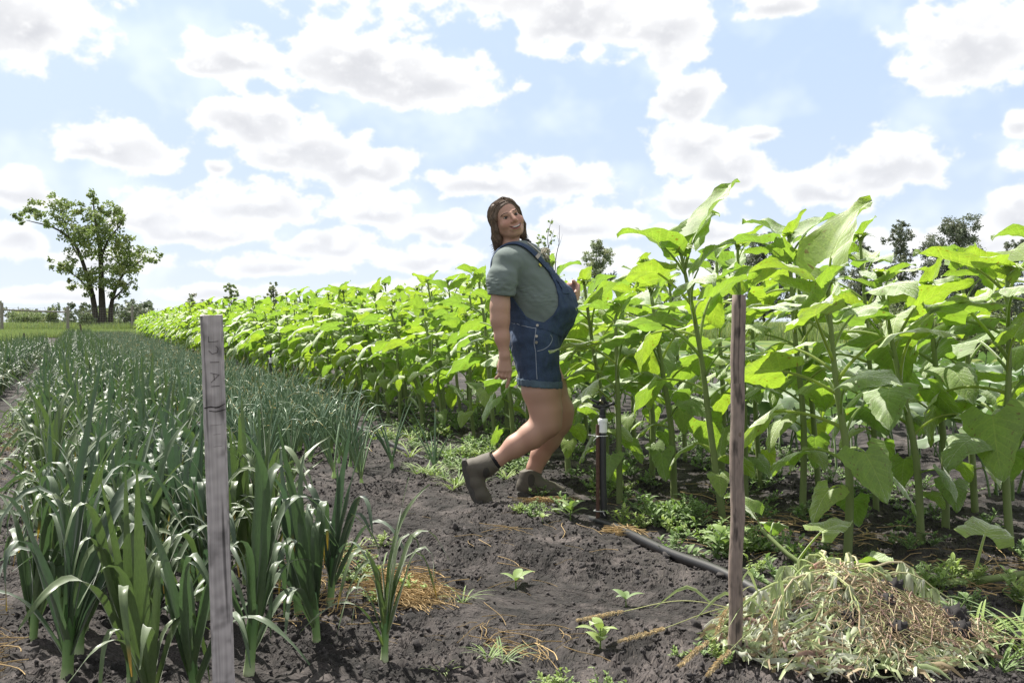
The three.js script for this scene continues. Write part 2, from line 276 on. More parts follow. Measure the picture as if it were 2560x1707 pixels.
const budGeo = (() => {                                  // the green star of bracts that wraps the young flower head
  const gb = new GB();
  for (let i = 0; i < 26; i++) { const a = i * 2.4, tilt = 0.25 + 0.95 * (i / 26), L = 0.55 + 0.5 * (i / 26), pts = []; for (let k = 0; k <= 4; k++) { const t = k / 4, r = 0.10 + Math.sin(tilt * t * 1.2) * L * t, y = 0.1 + Math.cos(tilt * t * 1.2) * L * t; pts.push([r, y]); }
    const ca = Math.cos(a), sa = Math.sin(a); let prev = null; pts.forEach(([r, y], k) => { const w = 0.16 * Math.sin(Math.PI * Math.min(1, 0.25 + k / 4 * 0.75)); const A = gb.v(ca * r - sa * w, y, sa * r + ca * w, 0.45, 0.3, [1.1, 1.05, 0.8]), B = gb.v(ca * r + sa * w, y, sa * r - ca * w, 0.55, 0.3, [1.1, 1.05, 0.8]); if (prev) gb.q(prev[0], prev[1], B, A); prev = [A, B]; }); }
  gb.add(new THREE.SphereGeometry(0.2, 8, 6).scale(1, 0.7, 1).translate(0, 0.12, 0)); return gb.geo();
})();
function stemCurve(H, lx, lz, R) { const b = (R() - 0.5) * 0.05, c = (R() - 0.5) * 0.05; return curve([[0, -0.04, 0], [lx * 0.22 + b, H * 0.33, lz * 0.22 + c], [lx * 0.6, H * 0.68, lz * 0.6], [lx, H, lz]], 12); }
function stemGeo(pts, r0, sides = 9) {
  const gb = new GB(), n = pts.length; tube(gb, pts, pts.map((_, i) => mix(r0, r0 * 0.42, (i / (n - 1)) ** 1.2)), sides, pts.map((_, i) => { const t = i / (n - 1); return [mix(1.0, 1.05, t), mix(0.95, 1.1, t), mix(1.05, 0.85, t)]; }));
  const P = gb.p; for (let i = 0; i < n; i++) for (let k = 0; k <= sides; k++) { const q = i * (sides + 1) + k, f = k % 2 ? 0.9 : 1.04; P[q * 3] = pts[i].x + (P[q * 3] - pts[i].x) * f; P[q * 3 + 2] = pts[i].z + (P[q * 3 + 2] - pts[i].z) * f; }
  return gb.geo();
}
const sunTilt = V(0, 1, 0).cross(V(sunDir.x, 0, sunDir.z)).normalize();
// the leaves of one plant: [kind, matrix, variant, tone]
function leafPlan(H, pts, R, o = {}) {
  const out = [], n = o.n || 20, at = (h) => { for (let i = 1; i < pts.length; i++) if (pts[i].y >= h) { const t = (h - pts[i - 1].y) / (pts[i].y - pts[i - 1].y); return pts[i - 1].clone().lerp(pts[i], t); } return pts[pts.length - 1].clone(); };
  let az = R() * 6.28;
  for (let i = 0; i < n; i++) {
    const t = (i + 0.5) / n, h = H * (0.13 + 0.85 * t ** 0.85); az += 2.4 + (R() - 0.5) * 0.7;
    const kind = t < 0.2 ? 'low' : t < 0.52 ? (R() < 0.25 ? 'low' : 'mid') : t < 0.8 ? (R() < 0.3 ? 'mid' : 'upper') : 'top';
    const size = (t < 0.2 ? mix(0.13, 0.18, t / 0.2) : t < 0.6 ? mix(0.19, 0.26, (t - 0.2) / 0.4) : mix(0.26, 0.13, (t - 0.6) / 0.4)) * (0.82 + 0.36 * R()) * (o.size || 1);
    if (t < 0.3 && R() < 0.25) continue;
    const p = at(h), m = M4(0, 0, 0, az, size, (R() - 0.5) * 0.5, (R() - 0.5) * 0.3);   // young leaves turn to the sun
    m.premultiply(new THREE.Matrix4().makeRotationAxis(sunTilt, (t > 0.35 ? 0.38 : 0.12) * (0.5 + R()))).setPosition(p);
    out.push([kind, m, Math.floor(R() * 5), Math.floor(R() * 3)]);
  }
  return out;
}
function sunflower(x, z, H, lx, lz, seed, label, group, o = {}) {
  const R = rngOf(seed), pts = stemCurve(H, lx, lz, R), t = thing('sunflower_plant', label, 'sunflower', [x, groundY(x, z) - 0.005, z], 0, group);
  mesh('stem', stemGeo(pts, o.r || 0.0155 + 0.004 * R()), stemMat, t);
  for (const [kind, m, v, tone] of leafPlan(H, pts, R, o)) { const l = mesh('leaf', LEAF[kind][v], leafMats[tone], t); l.applyMatrix4(m); }
  const b = mesh('flower_bud', budGeo, leafMats[2], t), e = pts[pts.length - 1]; b.position.copy(e); b.scale.setScalar(0.065 * (o.bud || 1) * (0.8 + 0.4 * R())); b.rotation.set(0.2, R() * 6, lx * 0.6);
  return t;
}
{
  const near = [
    [2.77, -3.14, 1.10, -0.12, 0.02, 'sunflower with big shaded heart-shaped leaves just behind the round brown stake', 1.08], [2.79, -4.0, 1.27, -0.26, 0.02, 'tall leaning sunflower with upright leaves between the sprinkler and the brown stake', 1.05],
    [3.24, -3.99, 1.36, -0.13, 0.05, 'tallest sunflower, its pale top rising behind the brown stake', 1], [3.53, -3.02, 1.17, -0.10, 0.05, 'sunflower with a thick ribbed stem at the right edge of the photo', 1.1],
    [3.26, -3.24, 1.13, -0.20, -0.04, 'sunflower leaning over the heap, second stem from the right edge', 1], [4.02, -3.15, 1.35, -0.12, 0, 'sunflower half cut off by the right edge of the photo', 1.1],
    [3.24, -5.42, 1.22, -0.10, 0, 'sunflower right behind the sprinkler riser', 0.95], [2.93, -7.24, 1.34, -0.16, 0, 'tall slender sunflower standing close behind the person\'s back', 0.95],
    [2.76, -8.02, 1.04, -0.18, 0, 'short sunflower, second stem left of the person in the front row', 0.9], [2.92, -7.69, 1.02, -0.08, 0, 'short sunflower beside the hanging hand of the person', 0.9],
    [2.75, -8.54, 1.06, -0.30, 0, 'strongly leaning front-row sunflower, third stem left of the person', 0.9], [4.12, -3.74, 1.30, -0.12, 0, 'sunflower in the last row near the right edge, before the squash leaves', 1],
    [2.95, -4.70, 1.12, -0.15, 0, 'bent sunflower with hanging lower leaves beside the sprinkler riser', 0.95], [3.52, -4.69, 1.24, -0.10, 0, 'sunflower standing behind the brown stake in the back row', 1],
    [2.60, -4.68, 1.04, -0.03, 0, 'low sunflower whose leaves cross the belly of the person', 0.9], [3.05, -6.2, 1.12, -0.1, 0, 'sunflower directly behind the legs of the person', 0.95],
  ];
  near.forEach(([x, z, H, lx, lz, label, size], i) => {
    const t = sunflower(x, z, H, lx, lz, 7000 + i * 17, label, undefined, { size, n: i < 6 ? 20 : 18 });
    if (i < 4) for (const [a, tilt, s] of [[[0.5, 0.3, 0.33], [2.6, -0.1, 0.25]], [[0.35, 0.25, 0.34], [0.75, 0.1, 0.27], [3.6, -0.3, 0.27]], [[0.2, -0.15, 0.25], [3.3, -0.5, 0.26], [2.2, -0.2, 0.24]], [[0.4, -0.1, 0.3], [3.4, -0.4, 0.3]]][i]) { const o = mesh('leaf', LEAF.top[(i * 2 + Math.round(s * 100)) % 5], leafMats[(i + 2) % 3], t); o.position.set(lx * 0.93, H * 0.93, lz * 0.93); o.rotation.set(0, a - YAW, tilt, 'YXZ'); o.scale.setScalar(s); }
  });
  const R = rngOf(71), spots = [];
  for (const [row, x0] of [[0, 2.75], [1, 3.22], [2, 3.68]]) for (let z = -1.7; z > -58; z -= 0.44) {
    const x = x0 + (R() - 0.5) * 0.14, zz = z + (R() - 0.5) * 0.2;
    if (near.some((n) => Math.hypot(n[0] - x, n[1] - zz) < 0.33)) continue;
    if (row === 0 && zz > -5 || zz > -2.6) continue;
    spots.push([x, zz, row]);
  }
  spots.sort((a, b) => b[1] - a[1]);
  const names = ['front', 'middle', 'back'], proto = [];
  for (let k = 0; k < 7; k++) {                          // farther plants: foliage, stem and bud as one shape each
    const Q = rngOf(500 + k), H = 1.16 + 0.06 * (k - 3), pts = stemCurve(H, -0.1 - 0.02 * k, 0.03, Q), fo = new GB();
    for (const [kind, m, v] of leafPlan(H, pts, Q, { n: 17, size: 1.08 })) fo.add(LOWLEAF[kind][v % 3], m);
    fo.add(budGeo, M4(pts[12].x, pts[12].y, pts[12].z, 0, 0.06));
    proto.push([fo.geo(), stemGeo(pts.filter((_, i) => i % 2 === 0), 0.016, 5)]);
  }
  const inRow = [0, 1, 2].map((r) => [...near.filter((n) => (n[0] < 3 ? 0 : n[0] < 3.45 ? 1 : 2) === r).map((n) => n[1]), ...spots.filter((q) => q[2] === r).map((q) => q[1])].sort((a, b) => b - a)), place = (x, z, r) => inRow[r].indexOf(z) + 1;
  const rest = [[], [], [], [], [], [], []];
  let made = near.length;
  spots.forEach(([x, z, row], i) => {
    const Q = rngOf(9000 + i);
    if (z > -16.5) sunflower(x, z, 1.12 + 0.26 * Q() - (row === 0 ? 0.06 : 0), -0.05 - 0.16 * Q(), (Q() - 0.5) * 0.1, 9100 + i * 7, ordinal(place(x, z, row)) + ' sunflower from the near end of the ' + names[row] + ' row', names[row] + ' row of sunflowers, ' + (z > -6 ? 'nearest' : z > -10 ? 'near' : 'middle') + ' stretch', { size: 1.0, n: 17 });
    else if (made < 300) {
      const k = i % 7, t = thing('sunflower_plant', 'far sunflower in the ' + names[row] + ' row of the bank towards the oak', 'sunflower', [x, groundY(x, z), z], (Q() - 0.5) * 1.2, names[row] + ' row of sunflowers, far stretch');
      t.scale.setScalar(0.92 + 0.2 * Q()); mesh('foliage', proto[k][0], leafMats[i % 3], t); mesh('stem', proto[k][1], stemMat, t);
    } else rest[i % 7].push(M4(x, groundY(x, z), z, (Q() - 0.5) * 1.2, 0.92 + 0.2 * Q()));
    made++;
  });
  const fr = new THREE.Group(); fr.name = 'sunflower_mass'; scene.add(fr); tag(fr, 'farthest sunflowers merging into one green mass', 'sunflowers', null, 'stuff');
  rest.forEach((m, k) => { if (m.length) { instanced('foliage', proto[k][0], leafMats[k % 3], m, null, fr); instanced('stems', proto[k][1], stemMat, m, null, fr); } });
}

// ---------------------------------------------------------------- leeks and onions
const stripe = dataTex(128, 256, (u, v) => { const s = 0.86 + 0.07 * Math.sin(u * 150) + 0.05 * n2(u * 40, v * 3) + 0.05 * n2b(u * 6, v * 9); return [s, s, s]; });
const leekMats = [[0.08, 0.15, 0.05], [0.066, 0.128, 0.058], [0.105, 0.175, 0.042]].map((c) => new THREE.MeshPhysicalMaterial({ color: lin(...c), map: stripe, roughness: 0.9, transmission: 0.42, thickness: 0, clearcoat: 0.7, clearcoatRoughness: 0.36, vertexColors: true, side: THREE.DoubleSide }));
const shankMat = new THREE.MeshStandardMaterial({ color: lin(0.9, 0.9, 0.9), roughness: 0.5, vertexColors: true });
const tone = (t, dry) => { const a = [2.0, 1.7, 1.3], b = [1, 1, 1]; const k = smooth(0, 0.28, t); let c = [mix(a[0], b[0], k), mix(a[1], b[1], k), mix(a[2], b[2], k)]; if (dry && t > 1 - dry) { const q = smooth(1 - dry, 1 - dry * 0.4, t); c = [mix(c[0], 5.2, q), mix(c[1], 1.9, q), mix(c[2], 0.5, q)]; } return c; };
// a strap leaf of unit length that grows along +x / +y: keeled at the base, bending over further out
function strapLeaf(o) {
  const gb = new GB(), R = rngOf(o.seed), nv = o.nv || 16, rows = [], q = V(0, 0, 0); let side = 0;
  for (let j = 0; j <= nv; j++) {
    const t = j / nv, k = 1 / (1 + Math.exp(-(t - o.kink) * o.sharp)), ang = mix(o.a0, o.a1, k) * D2R, tw = o.twist * t * t;
    if (j) { q.x += Math.cos(ang) / nv; q.y += Math.sin(ang) / nv; side += o.sway * Math.cos(t * 2.4) / nv; }
    const w = o.w * (0.6 + 0.55 * smooth(0, 0.25, t) - 0.3 * smooth(0.35, 0.9, t)) * (1 - t ** 2.8) ** 0.9 + 0.002, fold = mix(1.15, 0.32, smooth(0, 0.55, t)) * (1 - 0.5 * k), n = V(-Math.sin(ang), Math.cos(ang), 0), row = [];
    for (let i = 0; i <= 4; i++) { const u = i / 2 - 1, lat = u * w * Math.cos(fold * 0.8), up = Math.abs(u) * w * Math.sin(fold) + 0.004 * Math.sin(t * 23 + o.seed + u) * u * u; const l2 = lat * Math.cos(tw) - up * Math.sin(tw), u2 = lat * Math.sin(tw) + up * Math.cos(tw);
      row.push(gb.v(q.x + n.x * u2, q.y + n.y * u2, side + l2, i / 4, t * 3, tone(t, o.dry))); }
    rows.push(row);
  }
  for (let j = 0; j < nv; j++) for (let i = 0; i < 4; i++) gb.q(rows[j][i], rows[j][i + 1], rows[j + 1][i + 1], rows[j + 1][i]);
  return gb.geo();
}
const STRAP = [];
{ const R = rngOf(640), j = (a) => (R() - 0.5) * 2 * a;
  const kinds = [[85, 70, 0.7, 6], [80, -55, 0.74, 16], [78, -72, 0.62, 20], [70, -50, 0.66, 12], [83, 30, 0.75, 9], [74, -78, 0.66, 26], [66, -42, 0.64, 9], [77, -66, 0.76, 18]];
  kinds.forEach(([a0, a1, kink, sharp], i) => { for (let k = 0; k < 2; k++) STRAP.push(strapLeaf({ a0: a0 + j(5), a1: a1 + j(12), kink: kink + j(0.06), sharp, w: 0.019 + 0.010 * R(), twist: j(1.1), sway: j(0.22), seed: 640 + i * 3 + k, dry: (i * 2 + k) % 6 === 4 ? 0.13 : 0 })); }); }
const shankGeo = tube(new GB(), [V(0, -0.03, 0), V(0, 0.0, 0), V(0.001, 0.035, 0), V(0, 0.13, 0), V(0, 0.2, 0)], [0.018, 0.017, 0.0145, 0.0165, 0.012], 9, [[0.5, 0.56, 0.36], [0.45, 0.53, 0.3], [0.2, 0.32, 0.11], [0.1, 0.2, 0.06], [0.08, 0.17, 0.06]]).geo();
function leekPlan(R, n) {
  const out = [], fan = R() * Math.PI;
  for (let i = 0; i < n; i++) { const t = i / (n - 1), outer = 1 - t, pick = outer > 0.66 ? [3, 6, 5, 2][Math.floor(R() * 4)] : outer > 0.25 ? [1, 2, 4, 5, 7, 2][Math.floor(R() * 6)] : [0, 4, 7, 1][Math.floor(R() * 4)];
    const L = mix(0.44, 0.66, Math.sin(Math.PI * mix(0.2, 0.75, t))) * (0.78 + 0.44 * R());
    out.push([pick * 2 + (R() < 0.5 ? 0 : 1), M4(0, 0.02 + 0.075 * t, 0, fan + (i % 2) * Math.PI + (R() - 0.5) * 0.95, V(L * 0.85, L, L), (R() - 0.5) * 0.2, (R() - 0.5) * 0.18)]); }
  return out;
}
function leek(x, z, seed, label, group, s = 1) {
  const R = rngOf(seed), t = thing('leek', label, 'leek', [x, groundY(x, z), z], 0, group); t.scale.setScalar(s * (0.74 + 0.2 * R())); t.rotation.set((R() - 0.5) * 0.16, 0, (R() - 0.5) * 0.16);
  mesh('shank', shankGeo, shankMat, t); const m = leekMats[Math.floor(R() * 3)];
  for (const [k, mt] of leekPlan(R, 11 + Math.floor(R() * 4))) mesh('leaf', STRAP[k], m, t).applyMatrix4(mt);
  return t;
}
const leekProto = [];
for (let k = 0; k < 7; k++) { const gb = new GB(), R = rngOf(770 + k); for (const [i, mt] of leekPlan(R, 11)) gb.add(STRAP[i], mt); gb.add(shankGeo, null, [1.6, 1.6, 1.2]); leekProto.push(gb.geo()); }
{
  const R = rngOf(91), all = [];
  const named = [[-0.06, -2.93, 'big leek filling the bottom left, its long leaves arching over', 1.1], [0.1, -2.82, 'leek with one broad leaf bent over sharply, left of the grey post', 1.1], [0.40, -2.80, 'leek with a pale swollen shank just right of the grey post', 1.05], [0.62, -2.96, 'leek whose leaves arch over the bare soil right of the grey post', 1], [0.24, -2.62, 'leek cut off by the bottom edge beside the grey post', 0.8], [0.76, -2.72, 'lowest leek at the bottom edge, with thin leaves spreading over the path', 0.85], [-0.16, -3.3, 'leek leaning out over the soil at the left side of the bed', 0.95], [0.74, -3.32, 'leek beside the straw, last of the right row before the path', 0.9], [0.13, -2.55, 'leek at the bottom edge left of the grey post, only its upper leaves in view', 0.9]];
  for (const [x, z, l, s] of named) leek(x, z, 1200 + Math.round(x * 100), l, undefined, s);
  const rows = [-0.03, 0.15, 0.42, 0.62], drift = (z) => -0.38 * (1 - Math.exp(Math.min(0, z + 2.9) / 6)) - 0.009 * Math.max(0, -z - 2.9);
  rows.forEach((x0, r) => { for (let z = -3.12 - 0.05 * r; z > -58; z -= 0.18) all.push([x0 + (R() - 0.5) * 0.08 + drift(z), z + (R() - 0.5) * 0.1, 'bed', r]); });
  for (let z = -8.5; z > -58; z -= 0.19) all.push([0.84 + (R() - 0.5) * 0.12 + drift(z), z, 'bed', 3]);
  [-0.98, -1.2, -1.5, -1.75].forEach((x0, r) => { for (let z = -8.2; z > -34; z -= 0.2) all.push([x0 + (R() - 0.5) * 0.09 + 0.3 * drift(z), z + (R() - 0.5) * 0.1, 'left', r]); });
  all.sort((a, b) => b[1] - a[1]);
  const rest = leekProto.map(() => []); let made = 0;
  const count = [0, 0, 0, 0], rn = ['leftmost', 'second', 'third', 'rightmost'];
  all.forEach(([x, z, bed, r], i) => {
    const Q = rngOf(2000 + i), px = 1176 + 2308 * Math.tan(Math.atan2(x, -z) - YAW); if (px < -120) return;
    if (z > -7.0 && bed === 'bed') { leek(x, z, 3000 + i, ordinal(++count[r]) + ' leek from the near end of the ' + rn[r] + ' row behind the grey post', (z > -5 ? 'near' : 'midway') + ' leeks of the ' + rn[r] + ' row'); made++; }
    else if (made < 295) { made++; const o = mesh('leek', leekProto[i % 7], leekMats[i % 3]); o.position.set(x, groundY(x, z), z); o.rotation.y = Q() * 6.28; o.scale.setScalar(0.68 + 0.2 * Q());
      tag(o, bed === 'left' ? 'leek in the neighbouring bed at the left edge' : 'leek farther along the ' + rn[r] + ' row of the main leek bed', 'leek', bed === 'left' ? 'leeks of the neighbouring bed' : 'farther leeks of the ' + rn[r] + ' row'); }
    else rest[i % 7].push(M4(x, groundY(x, z), z, Q() * 6.28, 0.68 + 0.2 * Q()));
  });
  const g = new THREE.Group(); g.name = 'leek_mass'; scene.add(g); tag(g, 'distant leeks merging into a blue-green carpet', 'leeks', null, 'stuff');
  rest.forEach((m, k) => m.length && instanced('leaves', leekProto[k], leekMats[k % 3], m, null, g));
}
// onions: round hollow leaves
const onionMats = [[0.12, 0.205, 0.09], [0.1, 0.185, 0.095]].map((c) => new THREE.MeshPhysicalMaterial({ color: lin(...c), roughness: 0.9, transmission: 0.12, thickness: 0, clearcoat: 1, clearcoatRoughness: 0.35, vertexColors: true }));
function onionGeo(seed) {
  const R = rngOf(seed), gb = new GB(), n = 6 + Math.floor(R() * 3);
  for (let i = 0; i < n; i++) {
    const az = R() * 6.28, L = 0.3 + 0.22 * R(), lean = 0.12 + 0.4 * R(), kink = R() < 0.35 ? 0.6 + 0.25 * R() : 2, pts = [], q = V(0, 0.02, 0); let a = Math.PI / 2 - lean * 0.6; const N = 8;
    for (let k = 0; k <= N; k++) { const t = k / N; if (k) { a -= lean * 0.12 + (t > kink ? 0.55 : 0); q.add(V(Math.cos(az) * Math.cos(a), Math.sin(a), Math.sin(az) * Math.cos(a)).multiplyScalar(L / N)); } pts.push(q.clone()); }
    tube(gb, pts, pts.map((_, k) => 0.0052 * Math.sin(Math.PI * mix(0.28, 0.98, k / N)) + 0.0006), 5, pts.map((_, k) => tone(k / N, i % 5 === 0 ? 0.14 : 0)));
  }
  tube(gb, [V(0, -0.02, 0), V(0, 0.005, 0), V(0, 0.03, 0), V(0, 0.08, 0)], [0.012, 0.013, 0.008, 0.006], 6, [[4, 3.2, 2.4], [4, 3.4, 2.6], [3, 2.8, 1.6], [1.5, 1.5, 1.1]]);
  return gb.geo();
}
{
  const protos = Array.from({ length: 9 }, (_, k) => onionGeo(4100 + k)), R = rngOf(55), all = [[1.82, -6.32, 9], [2.02, -6.05, 9], [1.5, -5.86, 9], [1.2, -6.5, 9], [1.40, -6.15, 9]];
  [1.0, 1.2, 1.4, 1.6, 1.8].forEach((x0, r) => { for (let z = -6.3 - 0.3 * ((r * 7) % 3) - (r === 4 ? 0.7 : 0); z > -58; z -= 0.115) all.push([x0 + (R() - 0.5) * 0.09, z + (R() - 0.5) * 0.08, r]); });
  for (const [x0, z0] of [[0.8, -9], [0.62, -15], [0.45, -24]]) for (let z = z0; z > -58; z -= 0.13) all.push([x0 + (R() - 0.5) * 0.12, z, 5]);
  all.sort((a, b) => b[1] - a[1]); const rest = protos.map(() => []);
  all.forEach(([x, z, r], i) => {
    const Q = rngOf(6000 + i), m = M4(x, groundY(x, z), z, Q() * 6.28, 0.85 + 0.35 * Q(), (Q() - 0.5) * 0.2, (Q() - 0.5) * 0.2);
    if (i < 300) { const o = mesh('onion_plant', protos[i % 9], onionMats[i % 2]); o.applyMatrix4(m);
      tag(o, r === 9 ? 'first onion plant standing apart on the bare soil before the onion bed' : r === 5 ? 'onion plant in the far rows squeezed in beside the leeks' : 'onion plant in row ' + ['one', 'two', 'three', 'four', 'five'][r] + ' of the onion bed counted from the leeks', 'onion', r === 9 ? 'stray onions at the head of the bed' : r === 5 ? 'far onions beside the leeks' : 'onions of row ' + ['one', 'two', 'three', 'four', 'five'][r]); }
    else rest[i % 9].push(m);
  });
  const g = new THREE.Group(); g.name = 'onion_mass'; scene.add(g); tag(g, 'distant onion tops merging into a fine green haze', 'onions', null, 'stuff');
  rest.forEach((m, k) => m.length && instanced('leaves', protos[k], onionMats[k % 2], m, null, g));
}

// ---------------------------------------------------------------- posts, pipe and sprinklers
const FWD = V(Math.sin(YAW), 0, -Math.cos(YAW)), RIGHT = V(Math.cos(YAW), 0, Math.sin(YAW));
const spot = (side, depth) => FWD.clone().multiplyScalar(depth).addScaledVector(RIGHT, side);   // metres to the right of the view axis and ahead
const woodTex = (base, seed, dark) => dataTex(256, 1024, (u, v) => {
  const g = n2(u * 46 + seed, v * 2.2) * 0.5 + n2b(u * 110, v * 5 + seed) * 0.35, crack = smooth(0.72, 0.86, n2(u * 20 + seed * 3, v * 0.9)) * 0.35, stain = smooth(0.05, 0.6, fbm(u * 3 + seed, v * 7, 4, n2b)) * dark, mott = 0.06 * n2b(u * 9, v * 30);
  const k = 1 + g * 0.14 - crack - stain + mott; return base.map((c) => c * k);
});
{ // the squared grey post: weathered, a split below the pencilled letters
  const t = thing('garden_post', 'grey weathered square wooden post with faded letters among the leeks', 'post', [0.285, 0, -2.37]);
  t.rotation.set(0.015, -YAW + 0.30, 0.028);
  const w = 0.0245, gb = new GB(), R = rngOf(12), rows = [], N = 40, y0 = -0.25, y1 = 0.985;
  const prof = [[-1, -0.8], [-0.8, -1], [0.8, -1], [1, -0.8], [1, 0.8], [0.8, 1], [-0.8, 1], [-1, 0.8]];
  for (let j = 0; j <= N; j++) { const y = mix(y0, y1, j / N), row = []; prof.forEach(([a, b], k) => { const e = 1 + 0.025 * n2(y * 9 + k, k * 3.1) + 0.015 * n2b(y * 40, k); row.push(gb.v(a * w * e, y + (j === N ? 0.004 * n2(k, 2) : 0), b * w * 0.8 * e, 0, 0)); }); rows.push(row); }
  const soft = gb; const sg = new GB();
  for (let k = 0; k < 8; k++) { const k2 = (k + 1) % 8, ids = []; for (let j = 0; j <= N; j++) { const P = (q) => [soft.p[q * 3], soft.p[q * 3 + 1], soft.p[q * 3 + 2]]; const y = mix(y0, y1, j / N); ids.push([sg.v(...P(rows[j][k]), (k % 2 ? 0.02 : 0) + k * 0.13, y), sg.v(...P(rows[j][k2]), (k % 2 ? 0.11 : 0.02) + k * 0.13, y)]); } for (let j = 0; j < N; j++) sg.q(ids[j][1], ids[j][0], ids[j + 1][0], ids[j + 1][1]); }
  const c = sg.v(0, y1 - 0.001, 0, 0.5, 0.5); rows[N].forEach((q, k) => { const q2 = rows[N][(k + 1) % 8], P = (i) => [soft.p[i * 3], soft.p[i * 3 + 1], soft.p[i * 3 + 2]]; sg.t(sg.v(...P(q2), 0.6, 0.1), sg.v(...P(q), 0.5, 0.1), c); });
  const tex = woodTex([0.655, 0.63, 0.625], 3, 0.28);
  mesh('timber', sg.geo(), new THREE.MeshStandardMaterial({ map: tex, bumpMap: tex, bumpScale: 0.004, roughness: 0.95 }), t);
  // faded pencil letters, written down the post
  const cv = document.createElement('canvas'); cv.width = 128; cv.height = 1024; const x = cv.getContext('2d');
  x.clearRect(0, 0, 128, 1024); x.strokeStyle = 'rgba(46,38,36,0.6)'; x.lineWidth = 6; x.lineCap = 'round';
  const line = (...p) => { x.beginPath(); x.moveTo(p[0], p[1]); for (let i = 2; i < p.length; i += 2) x.lineTo(p[i], p[i + 1]); x.stroke(); };
  line(36, 60, 36, 100, 104, 96); line(36, 165, 60, 190, 96, 180, 104, 150, 90, 132); line(44, 250, 106, 250); line(44, 330, 104, 346, 46, 400); line(66, 338, 70, 384); line(46, 430, 104, 428);
  x.lineWidth = 4; x.strokeStyle = 'rgba(40,34,32,0.45)'; line(30, 720, 112, 716); line(50, 790, 100, 786); line(48, 880, 108, 876);
  const lt = new THREE.CanvasTexture(cv); lt.colorSpace = THREE.SRGBColorSpace;
  const l = mesh('pencil_letters', new THREE.PlaneGeometry(0.038, 0.31), new THREE.MeshStandardMaterial({ map: lt, transparent: true, roughness: 1 }), t); l.position.set(0, 0.8, w * 0.8 + 0.0022);
  const cr = new GB(); tube(cr, curve([[-0.0235, 0.776, 0], [-0.01, 0.779, 0.0], [0.006, 0.777, 0], [0.0235, 0.785, 0]], 8), [0.0004, 0.0016, 0.0013, 0.0016, 0.001, 0.0018, 0.0014, 0.001, 0.0005], 4); tube(cr, curve([[-0.012, 0.770, 0], [0.004, 0.768, 0], [0.0235, 0.772, 0]], 6), 0.0009, 4);
  const sp = mesh('split', cr.geo(), new THREE.MeshStandardMaterial({ color: lin(0.03, 0.025, 0.025), roughness: 1 }), t); sp.position.z = w * 0.8 + 0.0006;
}
{ // the round brown stake beside the heap
  const t = thing('round_stake', 'thin round brown wooden stake standing beside the heap of pulled weeds', 'stake', [1.64, 0, -2.30]); t.rotation.set(0, 0.4, -0.012);
  const pts = []; for (let i = 0; i <= 40; i++) { const y = -0.2 + 1.243 * i / 40; pts.push(V(0.0035 * n2(y * 3, 4), y, 0.0035 * n2(y * 3, 9))); }
  const gb = new GB(); tube(gb, pts, pts.map((p, i) => 0.0195 + 0.0009 * n2(p.y * 14, 1) + 0.0006 * n2b(p.y * 50, 1) - (i > 39 ? 0.0012 : 0)), 14);
  const tex = woodTex([0.52, 0.465, 0.43], 9, 0.4);
  const o = mesh('timber', gb.geo(), new THREE.MeshStandardMaterial({ map: tex, bumpMap: tex, bumpScale: 0.004, roughness: 0.95 }), t);
  const kn = new GB(); kn.add(new THREE.SphereGeometry(0.005, 8, 6).scale(0.9, 1.6, 0.35), M4(0, 0, 0)); const k = mesh('knot', kn.geo(), new THREE.MeshStandardMaterial({ color: lin(0.17, 0.13, 0.1), roughness: 1 }), t); const d = V(-1.64, 0, 2.3).normalize(); k.position.set(d.x * 0.0185, 0.66, d.z * 0.0185); k.rotation.y = Math.atan2(d.x, d.z);
}
const blackPoly = new THREE.MeshStandardMaterial({ color: lin(0.013, 0.013, 0.015), roughness: 0.42 });
{ // irrigation pipe along the row
  const P = [[2.02, -2.2], [2.09, -2.55], [2.13, -2.78], [2.16, -3.12], [2.17, -3.47], [2.2, -3.85], [2.25, -4.2], [2.27, -4.6], [2.26, -5.2], [2.22, -6.2], [2.18, -7.4], [2.2, -9], [2.2, -11], [2.24, -13.6], [2.2, -17], [2.22, -24], [2.2, -40]];
  const pts = curve(P.map(([x, z]) => [x, groundY(x, z) + (z < -4.5 && z > -6.3 ? -0.025 : z < -4 ? 0.006 : 0.014), z]), 150);
  const t = thing('irrigation_pipe', 'black plastic irrigation pipe lying along the edge of the sunflower row', 'pipe');
  mesh('pipe', tube(new GB(), pts, 0.0215, 12, null, true, 3).geo(), blackPoly, t);
  const tie = new THREE.MeshStandardMaterial({ color: lin(0.16, 0.1, 0.07), roughness: 0.8 });
  for (const k of [14, 17, 19]) { const c = pts[k], d = pts[k + 1].clone().sub(c).normalize(), gb = new GB(), q = new THREE.Quaternion().setFromUnitVectors(V(0, 0, 1), d); gb.add(new THREE.TorusGeometry(0.0245, 0.002, 5, 16), new THREE.Matrix4().compose(c, q, V(1, 1, 1))); mesh('twine', gb.geo(), tie, t); }
}
